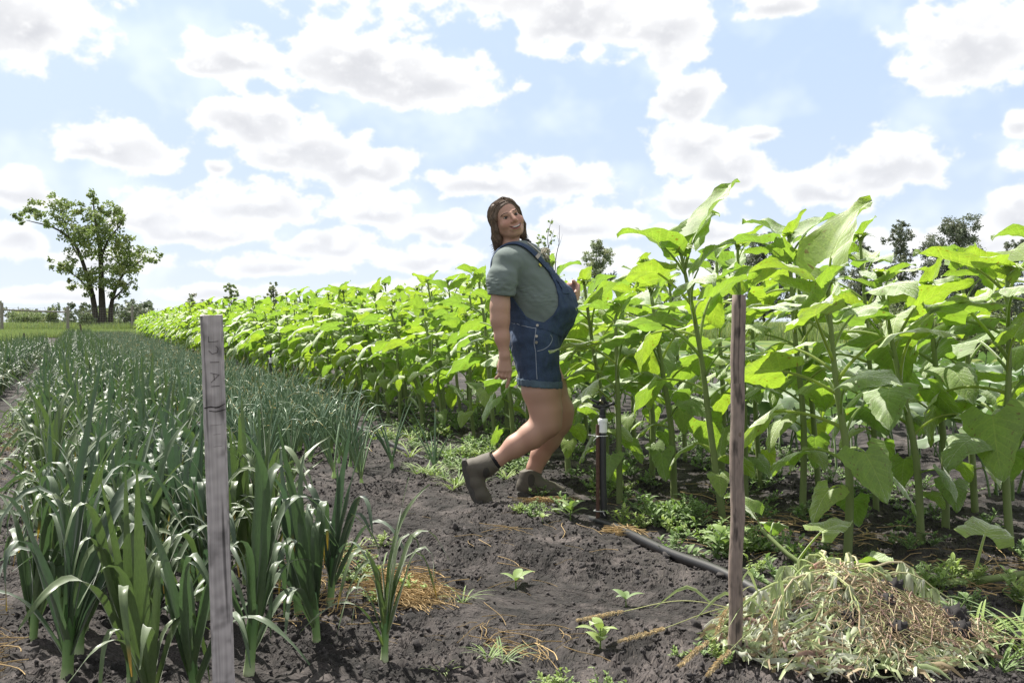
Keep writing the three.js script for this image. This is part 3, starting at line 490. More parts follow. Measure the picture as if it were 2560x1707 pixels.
function sprinkler(x, z, label, detail) {
  const t = thing('sprinkler_riser', label, 'sprinkler', [x, groundY(x, z), z], -YAW);
  const rust = new THREE.MeshStandardMaterial({ color: lin(0.10, 0.055, 0.04), roughness: 1, bumpMap: soilBump, bumpScale: 0.004 }), grey = new THREE.MeshStandardMaterial({ color: lin(0.028, 0.029, 0.032), roughness: 0.5 }), white = new THREE.MeshStandardMaterial({ color: lin(0.75, 0.76, 0.76), roughness: 0.45 }), black = new THREE.MeshStandardMaterial({ color: lin(0.012, 0.012, 0.014), roughness: 0.35 }), brass = new THREE.MeshStandardMaterial({ color: lin(0.3, 0.26, 0.18), metalness: 0.7, roughness: 0.4 });
  mesh('riser_pipe', tube(new GB(), curve([[0.012, 0.0, 0], [0.004, 0.2, 0], [0.002, 0.43, 0]], 8), 0.0165, 12).geo(), grey, t);
  const g1 = new GB(); for (let k = 0; k < 12; k++) g1.add(new THREE.TorusGeometry(0.0095, 0.0016, 4, 10).rotateX(Math.PI / 2), M4(-0.022, 0.02 + k * 0.036, 0.006)); tube(g1, [V(-0.021, -0.1, 0.006), V(-0.022, 0.47, 0.006)], 0.0095, 9);
  mesh('rusty_rod', g1.geo(), rust, t);
  mesh('coupling', new THREE.LatheGeometry([[0, 0], [0.0205, 0], [0.0215, 0.004], [0.0215, 0.05], [0.0235, 0.052], [0.0235, 0.066], [0.017, 0.07], [0, 0.07]].map(([a, b]) => new THREE.Vector2(a, b)), 20).translate(0.002, 0.43, 0), white, t);
  mesh('threaded_neck', new THREE.LatheGeometry([[0, 0], [0.0165, 0], [0.0165, 0.01], [0.0135, 0.012], [0.015, 0.018], [0.0135, 0.022], [0.015, 0.03], [0.013, 0.036], [0.013, 0.045], [0, 0.045]].map(([a, b]) => new THREE.Vector2(a, b)), 16).translate(0.002, 0.5, 0), black, t);
  const hd = new GB();
  hd.add(new THREE.CylinderGeometry(0.016, 0.024, 0.022, 14), M4(0.002, 0.552, 0)); hd.add(new THREE.TorusGeometry(0.027, 0.006, 6, 20, Math.PI).scale(1, 1.25, 1), M4(0.002, 0.552, 0)); hd.add(new THREE.CylinderGeometry(0.012, 0.013, 0.05, 12), M4(0.004, 0.578, 0));
  tube(hd, curve([[-0.045, 0.566, 0.004], [-0.03, 0.556, 0.008], [0, 0.556, 0.012], [0.03, 0.562, 0.008], [0.058, 0.574, 0.0]], 10), [0.009, 0.009, 0.008, 0.008, 0.008, 0.008, 0.007, 0.007, 0.006, 0.007, 0.009], 7); tube(hd, [V(-0.02, 0.575, 0.01), V(-0.052, 0.588, 0.006)], [0.008, 0.005], 7); tube(hd, [V(0.004, 0.59, 0), V(0.004, 0.612, 0)], [0.006, 0.003], 6);
  mesh('sprinkler_head', hd.geo(), black, t);
  mesh('nozzle', tube(new GB(), [V(0.002, 0.572, 0.006), V(-0.012, 0.586, 0.03)], [0.007, 0.005], 8).geo(), brass, t);
  if (detail) for (const y of [0.416, 0.055]) { const z2 = new GB(); z2.add(new THREE.TorusGeometry(0.021, 0.0018, 5, 18).rotateX(Math.PI / 2).scale(1.55, 1, 1), M4(-0.008, y, 0.002)); if (y > 0.2) { tube(z2, [V(-0.03, y, 0.02), V(-0.045, y + 0.006, 0.03), V(-0.07, y + 0.008, 0.035)], 0.0018, 5); tube(z2, [V(-0.02, y, 0.022), V(-0.034, y - 0.008, 0.03), V(-0.046, y - 0.022, 0.035)], 0.0018, 5); } else tube(z2, [V(0, y, 0.02), V(0.012, y - 0.02, 0.028)], 0.0015, 5); mesh('cable_tie', z2.geo(), white, t); }
}
sprinkler(2.275, -4.27, 'black sprinkler head on a riser with white coupling beside the bare path', true);
sprinkler(2.24, -13.59, 'distant dark sprinkler riser before the sunflower bank left of the person', false);

// ---------------------------------------------------------------- squash leaves behind the sunflowers
const squashMats = [[0.17, 0.27, 0.085], [0.21, 0.30, 0.10], [0.15, 0.24, 0.10]].map((c) => new THREE.MeshPhysicalMaterial({ color: lin(...c), map: leafMap, roughness: 0.97, transmission: 0.45, thickness: 0, clearcoat: 0.8, clearcoatRoughness: 0.5, vertexColors: true, side: THREE.DoubleSide }));
function roundLeaf(seed) {                               // stalk up from the vine, lobed round blade, diameter about 1
  const R = rngOf(seed), gb = new GB(), h = 1.3 + 0.9 * R(), lean = 0.3 + 0.5 * R(), pts = curve([[0, 0, 0], [lean * 0.3, h * 0.5, 0], [lean, h, 0]], 5), b = gb.u.length; tube(gb, pts, [0.04, 0.037, 0.034, 0.03, 0.026, 0.022], 4, [1.1, 1.1, 1]); for (let i = b; i < gb.u.length; i++) gb.u[i] = 0.5;
  const N = 18, c = pts[5], rx = (R() - 0.5) * 1.0, rz = -0.15 - 0.5 * R(), m = new THREE.Matrix4().makeRotationFromEuler(new THREE.Euler(rx, 0, rz)), rings = [[gb.v(c.x, c.y, c.z, 0.5, 0.15)]], ph = R() * 6;
  for (let r = 1; r <= 3; r++) { const ring = []; for (let k = 0; k <= N; k++) { const a = (k / N) * 2 * Math.PI * 0.93 + 0.22 + Math.PI, f = r / 3, rad = f * 0.52 * (1 + 0.14 * Math.cos(a * 5 + 0.4) * f + (k % 2 ? 0.05 : -0.03) * (r === 3)), p = V(Math.cos(a) * rad, 0.10 * f * f * Math.sin(a * 3 + ph) - 0.12 * f * f + 0.06 * f, Math.sin(a) * rad).applyMatrix4(m); ring.push(gb.v(c.x + p.x, c.y + p.y, c.z + p.z, 0.5 + 0.48 * Math.cos(a) * f, 0.5 + 0.48 * Math.sin(a) * f)); } rings.push(ring); }
  for (let k = 0; k < N; k++) { gb.t(rings[0][0], rings[1][k + 1], rings[1][k]); for (let r = 1; r < 3; r++) gb.q(rings[r][k], rings[r][k + 1], rings[r + 1][k + 1], rings[r + 1][k]); }
  return gb.geo();
}
{
  const leaves = Array.from({ length: 7 }, (_, k) => roundLeaf(8100 + k)), R = rngOf(88);
  let i = 0;
  for (let x = 4.5; x < 12; x += 0.85) for (let z = -4.2; z > -13.5; z -= 0.95) {
    const px = x + (R() - 0.5) * 0.5, pz = z + (R() - 0.5) * 0.5, q = Math.atan2(px, -pz) - YAW; if (q > 0.52 || q < 0.02) { R(); continue; }
    const near = pz > -6.6 && px < 6.8, t = thing('squash_plant', near ? 'squash plant with round grey-green leaves on the soil right behind the sunflowers' : 'squash plant in the patch of round leaves beyond the sunflowers', 'squash', [px, groundY(px, pz), pz], 0, near ? 'squash plants along the near edge of the patch' : 'squash plants deeper in the patch');
    const n = 9 + Math.floor(R() * 4);
    for (let k = 0; k < n; k++) { const a = R() * 6.28, d = 0.08 + 0.34 * R(); mesh('leaf', leaves[(i + k) % 7], squashMats[(i + k) % 3], t).applyMatrix4(M4(Math.cos(a) * d, -0.02, Math.sin(a) * d, R() * 6.28, 0.17 + 0.1 * R(), (R() - 0.5) * 0.3, (R() - 0.5) * 0.3)); }
    i++;
  }
}

// ---------------------------------------------------------------- trees, bushes and fence beyond the garden
const barkMat = new THREE.MeshStandardMaterial({ color: lin(0.055, 0.045, 0.038), roughness: 1, bumpMap: soilBump, bumpScale: 0.05 });
const crownMat = (c, tr = 0.35) => new THREE.MeshPhysicalMaterial({ color: lin(...c), roughness: 0.95, transmission: tr, thickness: 0, clearcoat: 0.35, clearcoatRoughness: 0.5, vertexColors: true, side: THREE.DoubleSide });
const treeGreen = { oak: crownMat([0.19, 0.255, 0.075], 0.45), shrub: crownMat([0.22, 0.29, 0.12], 0.42), poplar: crownMat([0.12, 0.15, 0.105]), pale: crownMat([0.24, 0.29, 0.19], 0.45), willow: crownMat([0.13, 0.175, 0.06]), sapling: crownMat([0.22, 0.33, 0.06], 0.45) };
function leafCard(gb, p, s, R, c) {                      // a small creased leaf: four triangles' worth of outline, random turn
  const a = V(R() - 0.5, R() - 0.5, R() - 0.5).normalize(), n = V(R() - 0.5, R() * 0.9, R() - 0.5).normalize(), b = n.cross(a).normalize(), k = 0.55 + 0.2 * R(), m = V(0, 0, 0).crossVectors(a, b).multiplyScalar(s * 0.18);
  const v = [[a, -1, 0], [b, 0.9, 1], [a, 1, 0], [b, -0.9, 1]].map(([d, f, side]) => { const q = p.clone().addScaledVector(d, f * s * (side ? k : 1)); if (side) q.add(m); return gb.v(q.x, q.y, q.z, 0, 0, c); });
  gb.t(v[0], v[1], v[2]); gb.t(v[0], v[2], v[3]);
}
function crownGeo(clusters, R, per, ls, flatZ = 1) {
  const gb = new GB();
  for (const [x, y, z, r] of clusters) {
    const n = Math.round(per * r * r), sub = Math.max(3, Math.round(n / 26));
    for (let k = 0; k < sub; k++) {
      const d = V(R() * 2 - 1, R() * 2 - 1, R() * 2 - 1); if (d.length() > 1) d.normalize(); d.multiplyScalar(r * 0.95); d.y *= 0.75; d.z *= flatZ; const t = 0.75 + 0.5 * R(), y2 = R() < 0.2 ? 0.25 : 0;
      for (let i = 0; i < 26; i++) { const e = V(R() + R() + R() - 1.5, R() + R() + R() - 1.5, R() + R() + R() - 1.5).multiplyScalar(r * 0.34); leafCard(gb, V(x + d.x + e.x, y + d.y + e.y * 0.8, z + d.z + e.z), ls * (0.7 + 0.6 * R()), R, [t * (1 + y2), t * (1 + y2 * 0.4), t * 0.9]); }
    }
  }
  return gb.geo();
}
function tree(name, label, category, side, depth, limbs, clusters, mat, o = {}) {
  const R = rngOf(o.seed || 1), p = spot(side, depth), t = thing(name, label, category, [p.x, 0.02, p.z], -YAW, o.group);
  const tg = new GB(); for (const l of limbs) { const pts = curve(l.map(([x, y, z]) => V(x, y, z)), 3 * l.length); const r0 = l[0][3], r1 = l[l.length - 1][3]; tube(tg, pts, pts.map((_, i) => mix(r0, r1, (i / (pts.length - 1)) ** 0.8)), 8); }
  mesh('trunk', tg.geo(), barkMat, t); if (clusters.length) mesh('crown', crownGeo(clusters, R, o.per || 40, o.ls || 0.2, o.flatZ), mat, t);
  return t;
}
{ // the oak: three stems, one long limb reaching left
  const s = 0.0399, q = (px, py, z = 0, r = 0) => [(px - 235) * s, (762 - py) * s, z, r];
  const limbs = [[q(224, 766, 0.2, 0.34), q(216, 690, 0.1, 0.3), q(200, 620, 0.3, 0.24), q(178, 560, 0.6, 0.16), q(140, 528, 0.8, 0.1), q(70, 508, 0.6, 0.03)], [q(237, 766, 0, 0.42), q(234, 670, 0, 0.34), q(228, 570, -0.3, 0.22), q(216, 500, -0.4, 0.1), q(212, 445, -0.3, 0.03)], [q(252, 766, -0.2, 0.3), q(254, 690, -0.4, 0.26), q(276, 630, -0.8, 0.16), q(325, 590, -1, 0.04)],
    [q(230, 600, 0, 0.16), q(258, 550, 0.6, 0.1), q(290, 515, 0.8, 0.02)], [q(196, 600, 0.4, 0.14), q(160, 565, -0.8, 0.08), q(135, 480, -0.6, 0.03)], [q(254, 690, -0.4, 0.12), q(290, 665, 0.7, 0.08), q(312, 645, 1, 0.02)], [q(218, 680, 0, 0.12), q(190, 640, 0.9, 0.08), q(150, 612, 1.2, 0.03)], [q(228, 560, 0, 0.1), q(250, 510, -1, 0.05), q(256, 480, -1, 0.02)], [q(268, 540, 0.5, 0.04), q(288, 505, 0.4, 0.02), q(300, 490, 0.4, 0.008)], [q(276, 530, 0.5, 0.03), q(296, 498, 0.6, 0.008)]];
  const cl = [[56, 505, 0.5, 15], [75, 498, 0.5, 18], [95, 478, 0.4, 22], [128, 462, -0.4, 25], [118, 510, 0.8, 24], [150, 490, 0.3, 30], [185, 480, 0.2, 22], [213, 450, -0.3, 18], [222, 478, -0.4, 28], [245, 480, -1, 26], [235, 515, 0.4, 34], [180, 535, 0.6, 34], [200, 570, 1, 34], [260, 520, 0.4, 30], [240, 570, -0.6, 44], [285, 558, 0.4, 30], [268, 600, -1, 40], [308, 590, -0.8, 32], [338, 585, -1, 20], [178, 612, 1, 26], [148, 612, 1.1, 20], [205, 640, 0.5, 30], [245, 640, 0.8, 38], [292, 640, 0.6, 32], [312, 655, 0.8, 16], [172, 655, 1, 16], [215, 672, 0.6, 18], [280, 672, 0.4, 20], [195, 520, -0.8, 26], [225, 545, 1, 32]];
  tree('oak_tree', 'large spreading oak with a long limb to the left, standing alone', 'oak tree', (235 - 1176) * s, 92, limbs, cl.map(([x, y, z, r]) => [...q(x, y, z).slice(0, 2), z * 1.6, r * s]), treeGreen.oak, { per: 260, ls: 0.155, seed: 3, flatZ: 1.0 });
}
// smaller trees and bushes: [name, label, category, centre px, depth, height m, half width m, kind, form]
{
  const R = rngOf(404), S = 1 / 2308;
  const list = [
    ['bush', 'low rounded bush just right of the fence gate rail', 'bush', 118, 95, 2.9, 1.2, 'shrub', 'bush'], ['bush', 'low bush at the left edge behind the fence', 'bush', 70, 100, 2.2, 2.2, 'shrub', 'bush'], ['bush', 'bush at the foot of the oak, on its left', 'bush', 195, 88, 2.9, 1.0, 'shrub', 'bush'], ['bush', 'bush at the foot of the oak, between its stems', 'bush', 232, 96, 2.4, 1.6, 'shrub', 'bush'], ['bush', 'bush at the foot of the oak, on its right', 'bush', 292, 90, 2.6, 0.9, 'shrub', 'bush'], ['bush', 'spreading bush right of the oak, above the sunflower bank', 'bush', 345, 92, 2.7, 1.2, 'shrub', 'bush'],
    ['young_tree', 'small slim tree peeping over the sunflowers, the leftmost of three', 'tree', 441, 85, 3.0, 0.9, 'pale', 'poplar'], ['young_tree', 'small slim tree over the sunflowers, the middle one of three', 'tree', 530, 80, 4.0, 0.8, 'shrub', 'poplar'], ['young_tree', 'small round-topped tree over the sunflowers, nearest to the person', 'tree', 628, 85, 4.1, 0.85, 'pale', 'poplar'],
    ['young_tree', 'hazy poplar right of the person, behind the sunflowers', 'tree', 1369, 80, 7.2, 1.5, 'pale', 'poplar'], ['bush', 'hazy round bush beside the poplar behind the person', 'bush', 1322, 78, 5.4, 1.4, 'pale', 'bush'],
    ['poplar_tree', 'dark tree seen left of the brown stake between sunflower tops', 'tree', 1662, 85, 7.2, 1.6, 'poplar', 'poplar'], ['poplar_tree', 'dark tree behind the tallest sunflower', 'tree', 1755, 88, 8.4, 1.9, 'poplar', 'poplar'], ['poplar_tree', 'dark tree on the skyline between the two right groups of sunflowers', 'tree', 1975, 84, 7.4, 1.5, 'poplar', 'poplar'], ['poplar_tree', 'tall narrow poplar on the skyline at the right', 'tree', 2068, 84, 9.1, 1.5, 'poplar', 'poplar'], ['poplar_tree', 'broad dark tree with spiky outline at the right', 'tree', 2200, 82, 9.1, 2.4, 'poplar', 'poplar'], ['poplar_tree', 'dark tree at the right edge of the skyline', 'tree', 2322, 84, 7.6, 1.4, 'poplar', 'poplar'], ['poplar_tree', 'small dark tree top just left of the upright sunflower leaf', 'tree', 1480, 90, 6.6, 0.9, 'poplar', 'poplar'],
    ['willow_bush', 'feathery green willow bush low at the right edge', 'bush', 2290, 26, 1.55, 2.2, 'willow', 'bush'], ['willow_bush', 'feathery green willow bush behind the squash patch', 'bush', 2080, 28, 1.4, 1.9, 'willow', 'bush'],
  ];
  for (const [name, label, cat, px, d, h, w, kind, form] of list) {
    const side = (px - 1176) * S * d, cl = [], limbs = [], wide = kind === 'poplar' ? 1.35 : 1.1;
    if (form === 'bush') { for (let k = 0; k < 9; k++) { const a = R() * 6.28, q = R(); cl.push([Math.cos(a) * w * 0.75 * q, h * (0.2 + 0.6 * R() * (1 - q * 0.6)), Math.sin(a) * w * 0.6 * q, w * (0.3 + 0.22 * R())]); } for (let k = 0; k < 4; k++) limbs.push([[0.1 * k - 0.15, -0.05, 0, 0.05], [(k - 1.5) * w * 0.2, h * 0.4, 0, 0.035], [(k - 1.5) * w * 0.38, h * 0.8, 0, 0.012]]); }
    else { limbs.push([[0, -0.05, 0, 0.05 + 0.012 * h], [0.05, h * 0.4, 0, 0.06], [0, h * 0.95, 0, 0.015]]); const n = Math.round(14 + h * 2.2); for (let k = 0; k < n; k++) { const t = 0.22 + 0.78 * ((k + 0.5) / n), a = R() * 6.28, q = w * wide * (0.1 + 0.9 * R()) * Math.sin(Math.PI * mix(0.22, 0.9, t)); cl.push([Math.cos(a) * q, h * t, Math.sin(a) * q, w * (0.3 + 0.36 * R() * (1.15 - t))]); limbs.push([[0, h * t * 0.85, 0, 0.03], [Math.cos(a) * q * 0.8, h * t, Math.sin(a) * q * 0.8, 0.008]]); } }
    const ls = kind === 'willow' ? 0.04 : 0.085;
    tree(name, label, cat, side, d, limbs, cl, treeGreen[kind], { per: kind === 'willow' ? 1500 : 900, ls, seed: px, group: undefined });
  }
  // slender sapling and a bare twig close behind the person
  const sp = (px, py, d) => [0, 0, 0].map((_, i) => [(px - 1256) * S * d, 0.97 + (738 - py) * S * d, 0][i]);
  const d = 22, L = (a, r) => a.map(([x, y], i) => [...sp(x, y, d), r * (1 - i / a.length)]);
  tree('sapling', 'slender leafy sapling rising behind the flowers on the person\'s bib', 'sapling', (1256 - 1176) * S * d, d, [[[0.02, -0.05, 0, 0.02], ...L([[1262, 640], [1262, 590], [1258, 545], [1268, 505]], 0.014)], L([[1261, 590], [1246, 560], [1236, 540]], 0.007), L([[1260, 570], [1268, 545], [1272, 530]], 0.006)],
    [[1266, 512, 7], [1262, 530, 8], [1270, 540, 7], [1252, 548, 9], [1240, 548, 8], [1243, 565, 9], [1256, 562, 8], [1235, 558, 6], [1268, 556, 5]].map(([x, y, r]) => { const p = sp(x, y, d); return [p[0], p[1], 0, r * S * d * 1.1]; }), treeGreen.sapling, { per: 2600, ls: 0.018, seed: 8 });
  tree('dead_sapling', 'thin bare leafless twig beside the leafy sapling behind the person', 'twig', (1256 - 1176) * S * d, d, [[[0.2, -0.05, 0.1, 0.015], ...L([[1276, 600], [1284, 560], [1285, 520]], 0.008)], L([[1280, 575], [1288, 555], [1292, 540]], 0.005), L([[1284, 560], [1281, 545], [1283, 535]], 0.004)], [], treeGreen.sapling, { seed: 9 });
  // the far dark wood along the horizon, one mass
  const gb = [], Q = rngOf(66);
  for (let k = 0; k < 150; k++) { const px = -200 + 2900 * Q(), dd = 150 + 60 * Q(), p = spot((px - 1176) * S * dd, dd), hh = (px > 1450 ? 5.5 : 2.6) + 2.2 * Q(); gb.push([p.x, hh * 0.45, p.z, 1.7 + 1.3 * Q()], [p.x + 1, hh * 0.8, p.z, 1.1 + 0.8 * Q()]); }
  tag(mesh('far_wood', crownGeo(gb, Q, 34, 0.34), treeGreen.poplar), 'dark far-off wood along the horizon', null, null, 'stuff');
}
// wire fence with wooden posts along the far end
{
  const wood = new THREE.MeshStandardMaterial({ color: lin(0.22, 0.2, 0.185), roughness: 1 }), wire = new THREE.MeshStandardMaterial({ color: lin(0.3, 0.3, 0.31), roughness: 0.6, metalness: 0.4 });
  const at = (px, d) => { const p = spot((px - 1176) / 2308 * d, d); return V(p.x, 0, p.z); };
  const posts = [[3, 80, 2.45, 0.13], [155, 82, 2.2, 0.12], [303, 84, 2.3, 0.1], [450, 86, 2.2, 0.1]];
  const t = thing('wire_fence', 'tall wire fence with weathered posts and a top rail at the far end', 'fence', [0, 0, 0]), P = posts.map(([px, d]) => at(px, d));
  posts.forEach(([px, d, h, r], i) => { const o = mesh('post', tube(new GB(), [V(0, -0.3, 0), V(0, h * 0.5, 0), V(0, h, 0)], r, 10).geo(), wood, t); o.position.copy(P[i]); });
  mesh('top_rail', tube(new GB(), [P[0].clone().setY(1.9), P[0].clone().lerp(P[1], 0.5).setY(1.8), P[1].clone().setY(1.72)], 0.065, 8).geo(), wood, t);
  for (let i = 0; i < 3; i++) for (let k = 0; k < 11; k++) mesh('wire', tube(new GB(), [P[i].clone().setY(0.15 + k * 0.19), P[i + 1].clone().setY(0.15 + k * 0.19)], 0.0055, 3, null, false).geo(), wire, t);
  const vg = new GB(); for (let i = 0; i < 3; i++) for (let k = 1; k < 26; k++) { const p = P[i].clone().lerp(P[i + 1], k / 26); tube(vg, [p.clone().setY(0.1), p.clone().setY(2.05)], 0.004, 3, null, false); }
  mesh('stay_wires', vg.geo(), wire, t).userData.kind = 'stuff';
  const s1 = at(190, 46), s2 = at(53, 40), dark = new THREE.MeshStandardMaterial({ color: lin(0.11, 0.085, 0.07), roughness: 1 });
  const m1 = mesh('row_stake', tube(new GB(), [V(0, -0.1, 0), V(-0.06, 0.4, 0), V(-0.13, 0.84, 0)], 0.035, 7).geo(), dark); m1.position.copy(s1); tag(m1, 'thin leaning brown stake at the far end of the leek bed', 'stake');
  const m2 = mesh('row_stake', tube(new GB(), [V(0, -0.1, 0), V(0, 0.25, 0), V(0.01, 0.5, 0)], 0.04, 7).geo(), dark); m2.position.copy(s2); tag(m2, 'short brown stake at the far end of the neighbouring bed', 'stake');
}
// meadow grass between the beds and the fence: tufts of bent blades
{
  const R = rngOf(222), protos = [0, 1, 2].map((s) => { const gb = new GB(), Q = rngOf(s + 31); for (let i = 0; i < 16; i++) { const a = Q() * 6.28, L = 0.25 + 0.35 * Q(), x = (Q() - 0.5) * 0.3, z = (Q() - 0.5) * 0.3, w = 0.012, ca = Math.cos(a), sa = Math.sin(a), b = 0.1 + 0.3 * Q(), y = Q() < 0.3 ? [1.45, 1.2, 0.9] : [1, 1, 1]; const A = gb.v(x - sa * w, 0, z + ca * w, 0, 0, y), B = gb.v(x + sa * w, 0, z - ca * w, 0, 0, y), C = gb.v(x + ca * b * L * 0.4 - sa * w * 0.8, L * 0.6, z + sa * b * L * 0.4 + ca * w * 0.8, 0, 0, y), D = gb.v(x + ca * b * L * 0.4 + sa * w * 0.8, L * 0.6, z + sa * b * L * 0.4 - ca * w * 0.8, 0, 0, y), E = gb.v(x + ca * b * L * 1.2, L, z + sa * b * L * 1.2, 0, 0, y); gb.q(A, B, D, C); gb.t(C, D, E); } return gb.geo(); });
  const gm = crownMat([0.19, 0.27, 0.08], 0.4), mats = [[], [], []];
  const put = (px, d, s) => { const p = spot((px - 1176) / 2308 * d, d); if (p.x > -2.6 && p.x < 30 && p.z > -64) return; mats[Math.floor(R() * 3)].push(M4(p.x, 0.03, p.z, R() * 6.28, s)); };
  for (let i = 0; i < 16000; i++) { const d = 42 + 55 * R(); put(-60 + 500 * R(), d, (d < 83 ? 0.45 : 1.0) * (0.8 + 0.9 * R())); }
  for (let i = 0; i < 5000; i++) { const d = 32 + 50 * R(); put(1300 + 1200 * R(), d, 0.9 + R()); }
  const g = new THREE.Group(); g.name = 'meadow_grass'; scene.add(g); tag(g, 'tall meadow grass around the fence', 'grass', null, 'stuff'); mats.forEach((m, k) => instanced('tufts', protos[k], gm, m, null, g));
}

// ---------------------------------------------------------------- heap of pulled weeds, straw, seedlings, low weeds
const wiltMat = new THREE.MeshPhysicalMaterial({ color: lin(1, 1, 1), roughness: 0.95, transmission: 0.3, thickness: 0, clearcoat: 0.3, clearcoatRoughness: 0.5, vertexColors: true, side: THREE.DoubleSide });
const dryMat = new THREE.MeshStandardMaterial({ color: lin(1, 1, 1), roughness: 0.85, vertexColors: true, side: THREE.DoubleSide });
function strip(gb, pts, w, c, R, curl = 1) {             // a limp, creased narrow leaf along points
  const n = pts.length, T = V(0, 0, 0), S = V(0, 0, 0), side = V(R() - 0.5, 0.2 * (R() - 0.5), R() - 0.5).normalize(); let prev = null;
  pts.forEach((p, i) => { T.subVectors(pts[Math.min(n - 1, i + 1)], pts[Math.max(0, i - 1)]).normalize(); S.crossVectors(T, side).normalize(); const t = i / (n - 1), k = w * Math.sin(Math.PI * mix(0.18, 0.97, t)), m = V(0, 0, 0).crossVectors(S, T).multiplyScalar(k * 0.5 * curl);
    const a = gb.v(p.x - S.x * k, p.y - S.y * k, p.z - S.z * k, 0, 0, c), b = gb.v(p.x + m.x, p.y + m.y, p.z + m.z, 0, 0, c), d = gb.v(p.x + S.x * k, p.y + S.y * k, p.z + S.z * k, 0, 0, c); if (prev) { gb.q(prev[0], prev[1], b, a); gb.q(prev[1], prev[2], d, b); } prev = [a, b, d]; });
}
const pick = (R, a) => a[Math.floor(R() * a.length)];
{
  const cx = 2.02, cz = -2.33, hm = (x, z) => 0.125 * Math.exp(-(((x - cx - 0.03) / 0.22) ** 2 + ((z - cz + 0.05) / 0.24) ** 2)) + 0.06 * Math.exp(-(((x - cx) / 0.5) ** 2 + ((z - cz) / 0.3) ** 2));
  const t = thing('weed_heap', 'heap of wilted pulled weeds with roots and foxtails beside the brown stake', 'weed heap', [cx, groundY(cx, cz), cz]), R = rngOf(777);
  const L = (x, y, z) => V(x - cx, y, z - cz), greens = [[0.36, 0.42, 0.17], [0.30, 0.38, 0.14], [0.42, 0.42, 0.22], [0.45, 0.39, 0.25]], pale = [[0.46, 0.50, 0.34], [0.34, 0.42, 0.2], [0.40, 0.46, 0.24], [0.5, 0.52, 0.42]], roots = [[0.36, 0.28, 0.17], [0.28, 0.21, 0.13], [0.42, 0.34, 0.23], [0.26, 0.17, 0.14], [0.33, 0.33, 0.16]];
  const leaves = new GB();
  for (let i = 0; i < 52; i++) {                         // thick limp stems hanging over the mound
    const a = R() * 6.28, hub = V(cx + 0.06 + (R() - 0.5) * 0.16, 0, cz - 0.1 + (R() - 0.5) * 0.1), reach = 0.18 + 0.28 * R(), dx = Math.cos(a), dz = Math.sin(a) * 0.75 + 0.25, pts = [], top = 0.17 + 0.08 * R(), N = 10;
    for (let k = 0; k <= N; k++) { const s = k / N, x = hub.x + dx * reach * s ** 0.8 + 0.015 * n2(i, s * 3), z = hub.z + dz * reach * s ** 0.8 + 0.015 * n2b(i, s * 3), y = Math.max(hm(x, z) + 0.012, top * (1 - s ** 2.2) * (0.75 + 0.5 * Math.sin(Math.PI * Math.min(1, s * 1.6)) * 0.4)); pts.push(L(x, y, z)); }
    const c = pick(R, greens), gb = new GB(), r = 0.0028 + 0.0028 * R(); tube(gb, pts, pts.map((_, k) => r * (1 - 0.6 * k / N)), 6, pts.map((_, k) => k < 2 && R() < 0.4 ? [0.42, 0.24, 0.2] : c)); mesh('stem', gb.geo(), dryMat, t);
    for (let k = 3; k <= N; k++) for (let q = 0; q < 5; q++) { const p = pts[k], l = 0.03 + 0.06 * R(), ox = (R() - 0.5) * 0.05, oz = (R() - 0.5) * 0.05, e = []; for (let s = 0; s <= 3; s++) { const f = s / 3, x = p.x + ox * f, z = p.z + oz * f; e.push(V(x, Math.max(hm(x + cx, z + cz) + 0.004, p.y - l * f * f), z)); } strip(leaves, e, 0.004 + 0.006 * R(), pick(R, pale), R); }
  }
  for (let i = 0; i < 1500; i++) {                        // loose leaf litter of the heap
    const a = R() * 6.28, d = Math.sqrt(R()), x = cx + 0.02 + Math.cos(a) * d * 0.42, z = cz + 0.03 + Math.sin(a) * d * 0.33, b = R() * 6.28, l = 0.03 + 0.1 * R(), e = [];
    for (let s = 0; s <= 4; s++) { const f = s / 4 - 0.5, xx = x + Math.cos(b) * l * f, zz = z + Math.sin(b) * l * f; e.push(L(xx, hm(xx, zz) + 0.006 + 0.022 * R(), zz)); } strip(leaves, e, 0.003 + 0.006 * R(), pick(R, R() < 0.7 ? pale : roots), R);
  }
  mesh('wilted_leaves', leaves.geo(), wiltMat, t).userData.kind = 'stuff';
  const rg = new GB();
  for (let i = 0; i < 210; i++) { const x0 = cx - 0.12 + 0.45 * R(), z0 = cz + 0.02 + 0.24 * R(), b = R() * 6.28, l = 0.08 + 0.2 * R(), pts = []; for (let s = 0; s <= 6; s++) { const f = s / 6, x = x0 + Math.cos(b) * l * f + 0.03 * n2(i * 3.1, f * 2.5), z = z0 + Math.sin(b) * l * f * 0.7 + 0.03 * n2b(i * 2.3, f * 2.5); pts.push(L(x, hm(x, z) + 0.012 + 0.035 * Math.abs(n2(i, f * 2)) + 0.02 * R(), z)); } tube(rg, curve(pts, 10), 0.0008 + 0.0022 * R() ** 3, 4, pick(R, roots)); }
  mesh('roots', rg.geo(), dryMat, t).userData.kind = 'stuff';
